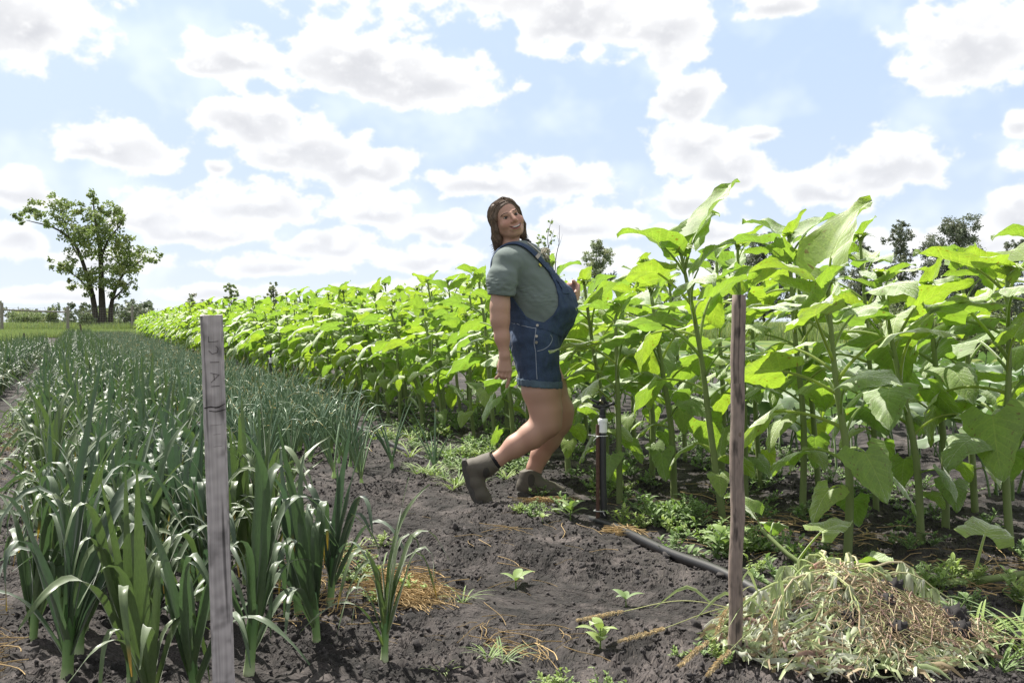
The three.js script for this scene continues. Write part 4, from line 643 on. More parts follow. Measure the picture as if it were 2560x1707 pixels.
  for (const [x, z, s] of [[2.1, -2.22, 0.035], [2.2, -2.3, 0.05], [2.34, -2.2, 0.055], [2.05, -2.12, 0.04], [2.28, -2.12, 0.045], [1.95, -2.2, 0.03], [2.42, -2.25, 0.04]]) { const g = mergeVertices(new THREE.IcosahedronGeometry(1, 4).deleteAttribute('uv').deleteAttribute('normal')), P = g.attributes.position; for (let i = 0; i < P.count; i++) { const a = P.getX(i), b = P.getY(i), c = P.getZ(i), k = s * (0.75 + 0.3 * n3(a * 2 + x, b * 2, c * 2) + 0.2 * n3(a * 6, b * 6 + z, c * 6) + 0.1 * n3(a * 14, b * 14, c * 14)); P.setXYZ(i, a * k, b * k, c * k); } g.computeVertexNormals(); const o = mesh('soil_lump', g, new THREE.MeshStandardMaterial({ color: lin(0.022, 0.02, 0.021), roughness: 1 }), t); o.position.set(x - cx, hm(x, z) + s * 0.35, z - cz); }
  const straws = [[0.42, 0.44, 0.2], [0.5, 0.42, 0.24]];
  for (const [x0, z0, x1, z1, h] of [[1.9, -2.42, 1.42, -2.55, 0.05], [1.85, -2.35, 1.46, -2.30, 0.07], [1.82, -2.32, 1.5, -2.22, 0.06], [1.8, -2.3, 1.68, -2.18, 0.14], [1.78, -2.4, 1.40, -2.78, 0.06], [1.86, -2.45, 1.62, -2.38, 0.12]]) {   // foxtails flung out to the left
    const g = new GB(), pts = curve([L(x0, 0.1, z0), L(mix(x0, x1, 0.4), h + 0.06, mix(z0, z1, 0.4) + 0.02), L(mix(x0, x1, 0.75), h, mix(z0, z1, 0.75)), L(x1, 0.02, z1)], 20); tube(g, pts, 0.0014, 5, straws[0]);
    const f = mesh('foxtail', g.geo(), dryMat, t), hd = new GB(); for (let k = 13; k <= 20; k++) for (let b = 0; b < 34; b++) { const p = pts[k].clone().lerp(pts[Math.min(20, k + 1)], R()), fat = 0.0062 * Math.sin(Math.PI * mix(0.25, 0.9, (k - 13) / 7)), d = V(R() - 0.5, R() - 0.5, R() - 0.5).normalize(), q = p.clone().addScaledVector(d, fat), e = q.clone().addScaledVector(d, 0.004).add(pts[20].clone().sub(pts[14]).normalize().multiplyScalar(0.006)); tube(hd, [p, q, e], [0.0018, 0.0014, 0.0003], 3, [0.62, 0.5, 0.3], false); } mesh('seed_head', hd.geo(), dryMat, f);
    const lf = new GB(); strip(lf, curve([pts[4], pts[6].clone().add(V(-0.03, 0.05, 0.02)), pts[9].clone().add(V(-0.05, 0.0, 0.04))], 6), 0.005, [0.3, 0.38, 0.15], R); mesh('blade', lf.geo(), wiltMat, f);
  }
}
// straw lying on the soil
{
  const R = rngOf(515), gb = new GB(); tube(gb, curve([[-0.5, 0, 0], [-0.15, 0.06, 0.04], [0.2, 0.03, -0.05], [0.5, 0, 0.03]], 6), 0.011, 4); const piece = gb.geo(); const mats = [], cols = [];
  const patch = (n, f) => { for (let i = 0; i < n; i++) { const [x, z] = f(); const l = 0.04 + 0.16 * R() ** 1.5; mats.push(M4(x, groundY(x, z) + 0.006 + 0.02 * R(), z, R() * 6.28, V(l, l * 0.8, l * (0.5 + 0.5 * R())), 0, (R() - 0.5) * 0.35)); const c = 0.7 + 0.6 * R(); cols.push(lin(0.42 * c, 0.3 * c, 0.145 * c)); } };
  const g = () => (R() + R() + R() - 1.5) / 1.5;
  patch(900, () => [1.02 + 0.17 * g(), -3.38 + 0.3 * g()]); patch(160, () => [0.9 + 0.2 * g(), -3.95 + 0.25 * g()]); patch(180, () => [0.72 + 0.25 * g(), -3.5 + 0.8 * g()]); patch(50, () => [1.15 + 0.25 * g(), -2.75 + 0.4 * g()]);
  patch(500, () => [-0.58 + 0.14 * g(), -4 - 10 * R()]); patch(160, () => [-0.45 + 0.2 * g(), -3.2 + 0.8 * g()]); patch(150, () => [2.22 + 0.06 * g(), -3.95 + 0.12 * g()]); patch(420, () => [2.9 + 0.7 * g(), -3.6 + 1.8 * g()]); patch(160, () => [2.25 + 0.22 * g(), -4.86 + 0.05 * g()]); patch(260, () => [0.85 + 0.25 * g(), -5.5 - 4 * R()]); patch(200, () => [3.2 + 0.9 * g(), -2.7 + 0.5 * g()]); patch(36, () => [1.7 + 0.5 * g(), -4 + 1.4 * g()]); patch(120, () => [-0.3 + 0.15 * g(), -3.2 + 0.6 * g()]);
  tag(instanced('straw', piece, new THREE.MeshStandardMaterial({ roughness: 0.8 }), mats, cols), 'dry straw strewn over the soil', 'straw', null, 'stuff');
}
// small green plants on the bare soil
const weedMats = [[0.19, 0.30, 0.05], [0.14, 0.24, 0.05], [0.24, 0.34, 0.06]].map((c) => new THREE.MeshPhysicalMaterial({ color: lin(...c), roughness: 0.95, transmission: 0.45, thickness: 0, clearcoat: 0.4, clearcoatRoughness: 0.45, vertexColors: true, side: THREE.DoubleSide }));
function bladeLeaf(L, w, rise, seed) { const gb = new GB(), R = rngOf(seed), pts = []; for (let i = 0; i <= 6; i++) { const t = i / 6; pts.push(V(L * t, Math.sin(rise) * L * t - 0.5 * L * t * t * Math.sin(rise) * 1.2, 0)); } let prev = null; pts.forEach((p, i) => { const t = i / 6, k = w * Math.sin(Math.PI * mix(0.1, 1, t ** 0.8)); const a = gb.v(p.x, p.y + k * 0.3, -k, 0, t), b = gb.v(p.x, p.y, 0, 0.5, t), c = gb.v(p.x, p.y + k * 0.3, k, 1, t); if (prev) { gb.q(prev[0], prev[1], b, a); gb.q(prev[1], prev[2], c, b); } prev = [a, b, c]; }); return gb.geo(); }
{
  const leaf = bladeLeaf(1, 0.22, 0.9, 1), upr = bladeLeaf(1, 0.26, 1.25, 2), stem = tube(new GB(), [V(0, -0.02, 0), V(0.003, 0.5, 0), V(0, 1, 0)], [0.05, 0.045, 0.03], 5).geo(), R = rngOf(616);
  const spots = [[1.43, -3.35, 0.075, 'flat', 'green seedling with two spread leaves in the middle of the bare path'], [1.68, -2.98, 0.06, 'flat', 'small pale seedling between the path and the foxtails'], [1.38, -2.6, 0.07, 'up', 'upright bright seedling near the bottom of the bare path'], [2.12, -4.3, 0.09, 'up', 'seedling close to the foot of the sprinkler riser'], [0.95, -4.75, 0.05, 'flat', 'tiny seedling on the soil before the onions'], [1.95, -4.25, 0.045, 'flat', 'tiny seedling between the weeds and the boots'], [2.33, -3.35, 0.10, 'up', 'broad-leaved green plant growing just behind the pipe'], [-0.62, -4.9, 0.16, 'up', 'bright broad-leaved plant at the left edge among the leeks']];
  spots.forEach(([x, z, s, form, label], i) => { const t = thing('seedling', label, 'seedling', [x, groundY(x, z), z]); mesh('stem', stem, weedMats[0], t).scale.set(s * 0.9, s * (form === 'up' ? 1 : 0.45), s * 0.9); const n = form === 'up' ? 7 : 4; for (let k = 0; k < n; k++) { const o = mesh('leaf', form === 'up' ? upr : leaf, weedMats[i % 3], t); o.position.y = s * (form === 'up' ? 0.25 + 0.75 * k / n : 0.42); o.rotation.y = k * 2.4 + i; o.scale.setScalar(s * (0.75 + 0.4 * R())); } });
  // low weed clumps
  const clump = (seed, kind) => { const gb = new GB(), Q = rngOf(seed); if (kind === 'grass') for (let i = 0; i < 15; i++) gb.add(bladeLeaf(0.6 + 0.6 * Q(), 0.022, 0.8 + 0.6 * Q(), i), M4((Q() - 0.5) * 0.15, 0, (Q() - 0.5) * 0.15, Q() * 6.28)); else for (let i = 0; i < 9; i++) { const az = Q() * 6.28, el = 0.3 + 1.0 * Q(), L = 0.5 + 0.5 * Q(), d = V(Math.cos(az) * Math.cos(el), Math.sin(el), Math.sin(az) * Math.cos(el)); tube(gb, [V(0, 0, 0), d.clone().multiplyScalar(L * 0.5).add(V(0, 0.04, 0)), d.clone().multiplyScalar(L)], [0.02, 0.016, 0.01], 4); for (let k = 0; k < 9; k++) { const p = d.clone().multiplyScalar(L * (0.25 + 0.75 * Q())); gb.add(leaf, M4(p.x, p.y, p.z, Q() * 6.28, 0.14 + 0.16 * Q(), 0, (Q() - 0.3) * 0.8)); } } return gb.geo(); };
  const cl = [0, 1, 2, 3].map((k) => clump(60 + k, 'leafy')), gr = [0, 1, 2].map((k) => clump(80 + k, 'grass'));
  const put = (name, geo, x, z, s, label, cat, group, m) => { const o = mesh(name, geo, weedMats[m]); o.position.set(x, groundY(x, z) - 0.004, z); o.rotation.y = R() * 6.28; o.scale.setScalar(s); tag(o, label, cat, group); };
  const areas = [[[2.0, -4.5, 0.12, 0.12, 9, 0.05, 0.09], 'low leafy weed on the soil between the boots and the sprinkler', 'weeds between boots and sprinkler'], [[2.42, -3.75, 0.16, 0.4, 16, 0.10, 0.2], 'bushy green weed behind the pipe, right of the sprinkler', 'weeds behind the pipe'], [[2.45, -3.15, 0.18, 0.3, 9, 0.08, 0.16], 'leafy weed in the shade behind the brown stake', 'weeds behind the brown stake'], [[1.16, -2.32, 0.12, 0.06, 9, 0.04, 0.07], 'flat weed at the bottom edge of the bare path', 'weeds at the bottom edge'], [[2.45, -6.9, 0.3, 1.2, 34, 0.07, 0.14], 'weed under the sunflowers behind the rear boot', 'weeds under the sunflowers behind the boot'], [[-0.6, -4.3, 0.16, 1.0, 12, 0.08, 0.17], 'weed at the left edge beside the leek bed', 'weeds left of the leeks'], [[1.55, -2.35, 0.12, 0.1, 5, 0.05, 0.08], 'small weed left of the foot of the brown stake', 'weeds at the foot of the stake'], [[2.75, -2.5, 0.35, 0.3, 12, 0.08, 0.16], 'weed in the shade behind the heap', 'weeds behind the heap'], [[2.75, -5.1, 0.16, 0.3, 9, 0.06, 0.13], 'weed behind the standing boot', 'weeds behind the standing boot'], [[0.98, -3.7, 0.15, 0.4, 10, 0.05, 0.1], 'green weed among the straw beside the leeks', 'weeds among the straw']];
  areas.forEach(([[x, z, dx, dz, n, s0, s1], label, group], q) => { for (let i = 0; i < n; i++) put('weed', cl[i % 4], x + (R() * 2 - 1) * dx, z + (R() * 2 - 1) * dz, mix(s0, s1, R()), label, 'weed', group, (i + q) % 3); });
  const grass = [[[2.1, -5.7, 0.22, 0.35, 12, 0.12, 0.2], 'grass tuft beside the rear boot', 'grass beside the rear boot'], [[2.35, -7.2, 0.25, 1.2, 16, 0.12, 0.22], 'grass tuft along the pipe before the sunflowers', 'grass along the pipe'], [[1.0, -3.7, 0.2, 0.5, 7, 0.08, 0.15], 'grass tuft among the straw right of the leeks', 'grass among the straw'], [[-0.62, -3.9, 0.2, 0.8, 14, 0.12, 0.24], 'grass tuft at the left edge beside the leeks', 'grass left of the leeks'], [[0.95, -2.5, 0.12, 0.15, 3, 0.06, 0.11], 'grass tuft at the bottom edge right of the leeks', 'grass at the bottom edge'], [[2.5, -2.15, 0.2, 0.15, 7, 0.12, 0.25], 'grass tuft behind the heap at the right', 'grass behind the heap'], [[0.95, -5.2, 0.1, 0.6, 5, 0.1, 0.16], 'grass tuft on the soil before the onions', 'grass before the onions']];
  grass.forEach(([[x, z, dx, dz, n, s0, s1], label, group], q) => { for (let i = 0; i < n; i++) put('grass_tuft', gr[i % 3], x + (R() * 2 - 1) * dx, z + (R() * 2 - 1) * dz, mix(s0, s1, R()), label, 'grass tuft', group, (i + q) % 3); });
  const far = []; for (let i = 0; i < 900; i++) { const x = R() < 0.25 ? -0.62 + 0.2 * (R() - 0.5) : 2.2 + 2.6 * R(), z = x < 0 ? -7 - 30 * R() : -2.4 - 16 * R(); far.push(M4(x, groundY(x, z), z, R() * 6.28, 0.05 + 0.1 * R())); }
  const g = new THREE.Group(); g.name = 'ground_weeds'; scene.add(g); tag(g, 'low weeds spread over the shaded soil under the crops', 'weeds', null, 'stuff'); instanced('leaves', cl[1], weedMats[1], far, null, g);
  // fallen sunflower stalk along the ground at the right
  const base = spot(1.28, 3.6), t = thing('fallen_stalk', 'green sunflower stalk lying bent along the ground behind the heap', 'sunflower stalk', [base.x, groundY(base.x, base.z), base.z], -YAW);
  const pts = curve([[-0.32, 0.17, -0.25], [-0.2, 0.07, -0.12], [0, 0.03, 0], [0.3, 0.045, 0.05], [0.62, 0.075, 0.02], [0.95, 0.07, -0.1]], 22); mesh('stalk', tube(new GB(), pts, pts.map((_, i) => mix(0.008, 0.016, i / 22)), 8).geo(), stemMat, t);
  [[0, 'top', 0.13, 2.5], [1, 'low', 0.13, 1.2], [4, 'upper', 0.16, 0.5], [8, 'top', 0.15, 5.2], [9, 'low', 0.16, 4.4], [14, 'upper', 0.22, 1.0]].forEach(([k, kind, s, a], i) => { const o = mesh('leaf', LEAF[kind][i % 5], leafMats[i % 3], t); o.position.copy(pts[k]); o.rotation.set(0.3, a, 0); o.scale.setScalar(s); });
}

// ---------------------------------------------------------------- the person: one continuous body, clothes as its children
{
  // signed distances
  const seg = (p, a, b, ra, rb) => { const dx = b[0] - a[0], dy = b[1] - a[1], dz = b[2] - a[2], t = clamp(((p[0] - a[0]) * dx + (p[1] - a[1]) * dy + (p[2] - a[2]) * dz) / (dx * dx + dy * dy + dz * dz + 1e-9)); return Math.hypot(p[0] - a[0] - dx * t, p[1] - a[1] - dy * t, p[2] - a[2] - dz * t) - mix(ra, rb, t); };
  const ell = (p, c, r) => { const x = (p[0] - c[0]) / r[0], y = (p[1] - c[1]) / r[1], z = (p[2] - c[2]) / r[2], k = Math.hypot(x, y, z), g = Math.hypot(x / r[0], y / r[1], z / r[2]); return g < 1e-6 ? -Math.min(...r) : k * (k - 1) / g; };
  const smin = (a, b, k) => { const h = clamp(0.5 + 0.5 * (b - a) / k); return mix(b, a, h) - k * h * (1 - h); };
  const smax = (a, b, k) => -smin(-a, -b, k);
  const chain = (p, pts, k = 0.03) => { let d = 9; for (let i = 0; i + 1 < pts.length; i++) d = smin(d, seg(p, pts[i], pts[i + 1], pts[i][3], pts[i + 1][3]), k); return d; };
  const poly = (pts) => (x, y) => { let d = 1e9, s = 1; for (let i = 0, j = pts.length - 1; i < pts.length; j = i++) { const [ax, ay] = pts[i], [bx, by] = pts[j], ex = bx - ax, ey = by - ay, wx = x - ax, wy = y - ay, t = clamp((wx * ex + wy * ey) / (ex * ex + ey * ey)); d = Math.min(d, (wx - ex * t) ** 2 + (wy - ey * t) ** 2); if ((ay > y) !== (by > y) && x < (bx - ax) * (y - ay) / (by - ay) + ax) s = -s; } return s * Math.sqrt(d); };
  const grad = (f, p, e = 0.0015) => { const g = [f([p[0] + e, p[1], p[2]]) - f([p[0] - e, p[1], p[2]]), f([p[0], p[1] + e, p[2]]) - f([p[0], p[1] - e, p[2]]), f([p[0], p[1], p[2] + e]) - f([p[0], p[1], p[2] - e])], l = Math.hypot(...g) + 1e-9; return g.map((c) => c / l); };
  function nets(lo, hi, c, f, color) {                   // meshes the zero surface of f on a grid
    const n = [0, 1, 2].map((i) => Math.ceil((hi[i] - lo[i]) / c) + 1), F = new Float32Array(n[0] * n[1] * n[2]), id = new Int32Array(F.length).fill(-1), gb = new GB(), N = [], at = (x, y, z) => (z * n[1] + y) * n[0] + x;
    const B = 5, far = c * B * 0.5 * 1.733 * 1.45 + 0.012;
    for (let z0 = 0; z0 < n[2]; z0 += B) for (let y0 = 0; y0 < n[1]; y0 += B) for (let x0 = 0; x0 < n[0]; x0 += B) {
      const m = f([lo[0] + (x0 + B / 2 - 0.5) * c, lo[1] + (y0 + B / 2 - 0.5) * c, lo[2] + (z0 + B / 2 - 0.5) * c]), skip = Math.abs(m) > far;
      for (let z = z0; z < Math.min(z0 + B, n[2]); z++) for (let y = y0; y < Math.min(y0 + B, n[1]); y++) for (let x = x0; x < Math.min(x0 + B, n[0]); x++) F[at(x, y, z)] = skip ? m : f([lo[0] + x * c, lo[1] + y * c, lo[2] + z * c]);
    }
    for (let z = 0; z + 1 < n[2]; z++) for (let y = 0; y + 1 < n[1]; y++) for (let x = 0; x + 1 < n[0]; x++) {
      let m = 0; const v = []; for (let k = 0; k < 8; k++) { const q = F[at(x + (k & 1), y + ((k >> 1) & 1), z + (k >> 2))]; v.push(q); if (q < 0) m++; }
      if (m === 0 || m === 8) continue;
      let sx = 0, sy = 0, sz = 0, cnt = 0; for (let k = 0; k < 8; k++) for (const b of [1, 2, 4]) { if (k & b) continue; const j = k | b; if ((v[k] < 0) === (v[j] < 0)) continue; const t = v[k] / (v[k] - v[j]); sx += (k & 1) + (b === 1 ? t : 0); sy += ((k >> 1) & 1) + (b === 2 ? t : 0); sz += (k >> 2) + (b === 4 ? t : 0); cnt++; }
      const p = [lo[0] + (x + sx / cnt) * c, lo[1] + (y + sy / cnt) * c, lo[2] + (z + sz / cnt) * c]; id[at(x, y, z)] = gb.v(...p, p[0], p[1], color ? color(p) : null); N.push(...grad(f, p, c * 0.5));
    }
    for (let z = 1; z + 1 < n[2]; z++) for (let y = 1; y + 1 < n[1]; y++) for (let x = 1; x + 1 < n[0]; x++) {
      const a = F[at(x, y, z)] < 0, e = (X, Y, Z) => id[at(X, Y, Z)];
      if (a !== F[at(x + 1, y, z)] < 0) { const q = [e(x, y - 1, z - 1), e(x, y, z - 1), e(x, y, z), e(x, y - 1, z)]; a ? gb.q(...q) : gb.q(q[3], q[2], q[1], q[0]); }
      if (a !== F[at(x, y + 1, z)] < 0) { const q = [e(x - 1, y, z - 1), e(x - 1, y, z), e(x, y, z), e(x, y, z - 1)]; a ? gb.q(...q) : gb.q(q[3], q[2], q[1], q[0]); }
      if (a !== F[at(x, y, z + 1)] < 0) { const q = [e(x - 1, y - 1, z), e(x, y - 1, z), e(x, y, z), e(x - 1, y, z)]; a ? gb.q(...q) : gb.q(q[3], q[2], q[1], q[0]); }
    }
    const g = gb.geo(); g.setAttribute('normal', new THREE.Float32BufferAttribute(N, 3)); return g;
  }
  // the figure's own measures: x towards where she walks, y up, z towards the camera
  const P = (a, b, z = 0, r = 0) => [-0.419 + 0.00075 * a, 1.7175 - 0.00075 * b, z, r], Q = (a, b, z = 0, r = 0) => [-0.419 + 0.000597 * a, 0.7593 - 0.000597 * b, z, r];
  const at = spot(0.092, 5.47), W = thing('person', 'smiling person in grey-green T-shirt and denim overall shorts leaning back beside the sunflowers', 'person', [at.x, 0, at.z], -YAW);

  // ---- head
  const roll = 22 * D2R, up = V(-Math.sin(roll), Math.cos(roll), 0), fw = V(0.40, 0.02, 0.92); fw.addScaledVector(up, -fw.dot(up)).normalize(); const hx = V(0, 0, 0).crossVectors(up, fw), hc = V(...P(398, 262, 0.0).slice(0, 3));
  const toHead = (p) => { const d = V(p[0] - hc.x, p[1] - hc.y, p[2] - hc.z); return [d.dot(hx), d.dot(up), d.dot(fw)]; }, fromHead = (x, y, z) => { const v = hc.clone().addScaledVector(hx, x).addScaledVector(up, y).addScaledVector(fw, z); return [v.x, v.y, v.z]; };
  const headF = (q) => {
    let d = ell(q, [0, 0.03, -0.02], [0.074, 0.084, 0.093]); d = smin(d, ell(q, [0, -0.032, 0.02], [0.066, 0.064, 0.062]), 0.03); d = smin(d, seg(q, [-0.009, -0.086, 0.05], [0.009, -0.086, 0.05], 0.018, 0.018), 0.03); for (const s of [-1, 1]) { d = smin(d, ell(q, [s * 0.042, -0.026, 0.052], [0.028, 0.025, 0.029]), 0.02); d = smin(d, seg(q, [s * 0.056, -0.04, 0.0], [s * 0.03, -0.076, 0.036], 0.021, 0.018), 0.03); d = smax(d, -ell(q, [s * 0.032, 0.006, 0.088], [0.017, 0.010, 0.014]), 0.012); d = smin(d, ell(q, [s * 0.078, -0.008, -0.012], [0.009, 0.03, 0.018]), 0.006); }
    d = smin(d, seg(q, [0, 0.016, 0.08], [0, -0.022, 0.099], 0.008, 0.012), 0.014); d = smin(d, seg(q, [-0.012, -0.027, 0.086], [0.012, -0.027, 0.086], 0.009, 0.009), 0.01); d = smin(d, seg(q, [-0.038, 0.024, 0.070], [0.038, 0.024, 0.069], 0.007, 0.007), 0.015); d = smin(d, seg(q, [-0.018, -0.062, 0.074], [0.018, -0.062, 0.074], 0.011, 0.011), 0.018); return d;
  };
  // ---- body
  const neck = [P(428, 490, 0, 0.058), P(428, 395, -0.01, 0.047)];
  const armN = [P(392, 585, 0.18, 0.06), P(362, 720, 0.225, 0.056), P(352, 900, 0.235, 0.047), P(353, 985, 0.235, 0.046), P(368, 1110, 0.24, 0.036), P(386, 1232, 0.245, 0.0255)];
  const armF = [P(470, 560, -0.185, 0.06), P(600, 740, -0.24, 0.05), P(690, 860, -0.24, 0.046), P(800, 800, -0.2, 0.042), P(886, 738, -0.13, 0.034)];
  const legN = [P(605, 1150, 0.09, 0.09), Q(812, 260, 0.1, 0.1), Q(850, 440, 0.1, 0.083), Q(862, 560, 0.1, 0.072), Q(725, 672, 0.1, 0.066), Q(580, 765, 0.1, 0.056), Q(405, 895, 0.1, 0.036), Q(300, 960, 0.1, 0.036)];
  const legF = [P(620, 1150, -0.09, 0.085), Q(890, 260, -0.1, 0.092), Q(985, 480, -0.1, 0.078), Q(980, 580, -0.1, 0.068), Q(890, 740, -0.1, 0.062), Q(810, 890, -0.1, 0.048), Q(757, 1010, -0.1, 0.038), Q(735, 1150, -0.1, 0.036)];
  const torso = (p) => { let d = ell(p, P(500, 640), [0.145, 0.17, 0.165]); d = smin(d, ell(p, P(565, 830), [0.15, 0.16, 0.16]), 0.08); d = smin(d, ell(p, P(672, 905), [0.168, 0.165, 0.165]), 0.06); d = smin(d, ell(p, P(600, 1120), [0.128, 0.15, 0.175]), 0.07); d = smin(d, seg(p, P(425, 588, -0.13), P(425, 588, 0.125), 0.082, 0.08), 0.06); return d; };
  const hand = (p) => {
    let d = 9; const w = P(386, 1232, 0.245);
    for (const [x, z] of [[352, 0.245], [374, 0.25], [396, 0.25], [418, 0.246]]) d = smin(d, seg(p, [w[0] + (x - 386) * 0.0003, w[1], w[2], 0], P(x, 1332, z), 0.017, 0.0135), 0.012);
    for (const f of [[P(422, 1335, 0.246, 0.0115), P(418, 1385, 0.243, 0.0098), P(408, 1425, 0.235, 0.0088), P(399, 1452, 0.228, 0.0078)], [P(400, 1340, 0.25, 0.0115), P(394, 1378, 0.246, 0.0102), P(384, 1392, 0.222, 0.0092), P(384, 1372, 0.208, 0.0085)], [P(378, 1340, 0.25, 0.011), P(370, 1374, 0.246, 0.0098), P(362, 1386, 0.222, 0.009), P(364, 1366, 0.208, 0.0082)], [P(356, 1335, 0.246, 0.0102), P(348, 1368, 0.242, 0.009), P(334, 1382, 0.232, 0.0082), P(322, 1392, 0.226, 0.0072)], [P(362, 1262, 0.232, 0.014), P(344, 1310, 0.222, 0.0115), P(350, 1350, 0.214, 0.01)]]) d = smin(d, chain(p, f, 0.004), 0.006);
    return d;
  };
  const handF = (p) => { let d = 9; const w = P(886, 738, -0.13); for (const o of [-0.024, -0.008, 0.008, 0.024]) { d = smin(d, chain(p, [[w[0], w[1] + o * 0.5, w[2] + 0.0, 0.019], [...P(918, 768).slice(0, 2).map((c, i) => c + (i ? o : 0)), -0.085, 0.015], [...P(912, 800).slice(0, 2).map((c, i) => c + (i ? o : 0)), -0.045, 0.0105], [...P(898, 818).slice(0, 2).map((c, i) => c + (i ? o : 0)), -0.018, 0.009]], 0.006), 0.006); } return smin(d, chain(p, [P(890, 744, -0.12, 0.015), P(896, 712, -0.085, 0.012), P(886, 702, -0.055, 0.01)], 0.006), 0.008); };
  const bodyF = (p) => { let d = torso(p) + 0.03; d = smin(d, chain(p, neck), 0.04); d = smin(d, chain(p, armN), 0.03); d = smin(d, chain(p, armF), 0.03); d = smin(d, Math.min(chain(p, legN, 0.035), chain(p, legF, 0.035)), 0.03); return d; };
  const headW = (p) => { const q = toHead(p); return Math.max(Math.abs(q[0]), Math.abs(q[1]), Math.abs(q[2])) > 0.17 ? 0.1 : headF(q); };
  const neckHead = (p) => smin(headW(p), chain(p, neck), 0.025);
  const skin = new THREE.MeshPhysicalMaterial({ color: lin(1, 1, 1), roughness: 0.55, vertexColors: true, sheen: 0.2, sheenRoughness: 0.5 });
  const base = [0.41, 0.235, 0.175];
  const blush = (p) => { const q = toHead(p), c = Math.exp(-((Math.abs(q[0]) - 0.042) ** 2 + (q[1] + 0.028) ** 2) / 0.0006) * (q[2] > 0 ? 1 : 0), n = Math.exp(-(q[0] ** 2 + (q[1] + 0.025) ** 2) / 0.0003) * (q[2] > 0.08 ? 1 : 0), lip = Math.exp(-((q[1] + 0.058 - q[0] * q[0] * 9) ** 2) / 0.00004) * (Math.abs(q[0]) < 0.027 && q[2] > 0.06 ? 1 : 0), k = clamp(c * 0.5 + n * 0.4 + lip * 0.8); return [base[0] * (1 + 0.04 * k), base[1] * (1 - 0.28 * k), base[2] * (1 - 0.24 * k)]; };
  const tint = (p) => { const k = 1 + 0.05 * n3(p[0] * 9, p[1] * 9, p[2] * 9), red = 0.05 * n3(p[0] * 4 + 5, p[1] * 4, p[2] * 4); return [base[0] * k, base[1] * (k - red), base[2] * (k - red)]; };
  const bg = nets([-0.36, 0.0, -0.34], [0.42, 1.47, 0.34], 0.0095, bodyF, tint), hg = nets([hc.x - 0.14, hc.y - 0.19, -0.16], [hc.x + 0.15, hc.y + 0.16, 0.16], 0.0034, neckHead, blush), g1 = nets([-0.2, 0.59, 0.17], [-0.06, 0.83, 0.30], 0.003, (p) => smin(hand(p), chain(p, armN.slice(4), 0.02), 0.015), tint), g2 = nets([0.15, 1.04, -0.2], [0.3, 1.24, 0.03], 0.0034, (p) => smin(handF(p), chain(p, armF.slice(3), 0.02), 0.015), tint);
  const body = mesh('body', mergeGeometries([bg, hg, g1, g2]), skin, W);
  // face details
  const dark = new THREE.MeshStandardMaterial({ color: lin(0.02, 0.013, 0.01), roughness: 0.25 }), hairDark = new THREE.MeshStandardMaterial({ color: lin(0.045, 0.028, 0.02), roughness: 0.8 }), white = new THREE.MeshStandardMaterial({ color: lin(0.5, 0.47, 0.44), roughness: 0.3 }), lipM = new THREE.MeshStandardMaterial({ color: lin(0.36, 0.13, 0.115), roughness: 0.5 });
  const onFace = (x, y) => { let z = 0.13; while (z > 0 && headF([x, y, z]) > 0) z -= 0.0008; return z; };
  const facing = (pts, dz) => pts.map(([x, y, o = 0]) => V(...fromHead(x, y, onFace(x, y) + dz + o)));
  for (const s of [-1, 1]) {
    const e = mesh('eye', new GB().add(new THREE.SphereGeometry(0.0105, 14, 10).scale(1.15, 0.5, 0.8)).geo(), white, W); e.position.set(...fromHead(s * 0.032, 0.005, onFace(s * 0.032, 0.005) - 0.0028)); e.quaternion.setFromRotationMatrix(new THREE.Matrix4().makeBasis(hx, up, fw));
    const ir = mesh('iris', new THREE.SphereGeometry(0.0074, 12, 8).scale(1, 0.9, 0.5), dark, e); ir.position.set(-0.0005, 0, 0.0066);
    mesh('eyelid', tube(new GB(), curve(facing([[s * 0.044, 0.003], [s * 0.038, 0.010], [s * 0.031, 0.012], [s * 0.024, 0.009], [s * 0.019, 0.003]], 0.001), 8), 0.0019, 5).geo(), hairDark, e.parent);
    mesh('eyebrow', tube(new GB(), curve(facing([[s * 0.051, 0.021], [s * 0.041, 0.028], [s * 0.028, 0.0285], [s * 0.016, 0.026]], 0.0012), 8), [0.0008, 0.0013, 0.0018, 0.002, 0.0021, 0.0022, 0.0021, 0.002, 0.0016], 6).geo(), hairDark, W);
  }
  const mouth = mesh('mouth', tube(new GB(), curve(facing([[-0.034, -0.045], [-0.022, -0.056], [0, -0.062], [0.022, -0.056], [0.034, -0.045]], 0.0002), 12), [0.001, 0.003, 0.004, 0.005, 0.0056, 0.006, 0.006, 0.006, 0.0056, 0.005, 0.004, 0.003, 0.001], 6).geo(), new THREE.MeshStandardMaterial({ color: lin(0.06, 0.015, 0.014), roughness: 0.6 }), W);
  mesh('teeth', tube(new GB(), curve(facing([[-0.025, -0.0525], [-0.012, -0.0575], [0, -0.059], [0.012, -0.0575], [0.025, -0.0525]], 0.0032), 10), [0.001, 0.0028, 0.0034, 0.0036, 0.0038, 0.0038, 0.0038, 0.0036, 0.0034, 0.0028, 0.001], 6).geo(), white, mouth);
  mesh('lip', tube(new GB(), curve(facing([[-0.033, -0.048], [-0.02, -0.0635], [0, -0.070], [0.02, -0.0635], [0.033, -0.048]], 0.0022), 10), [0.001, 0.002, 0.003, 0.0036, 0.004, 0.004, 0.004, 0.0036, 0.003, 0.002, 0.001], 6).geo(), lipM, mouth);
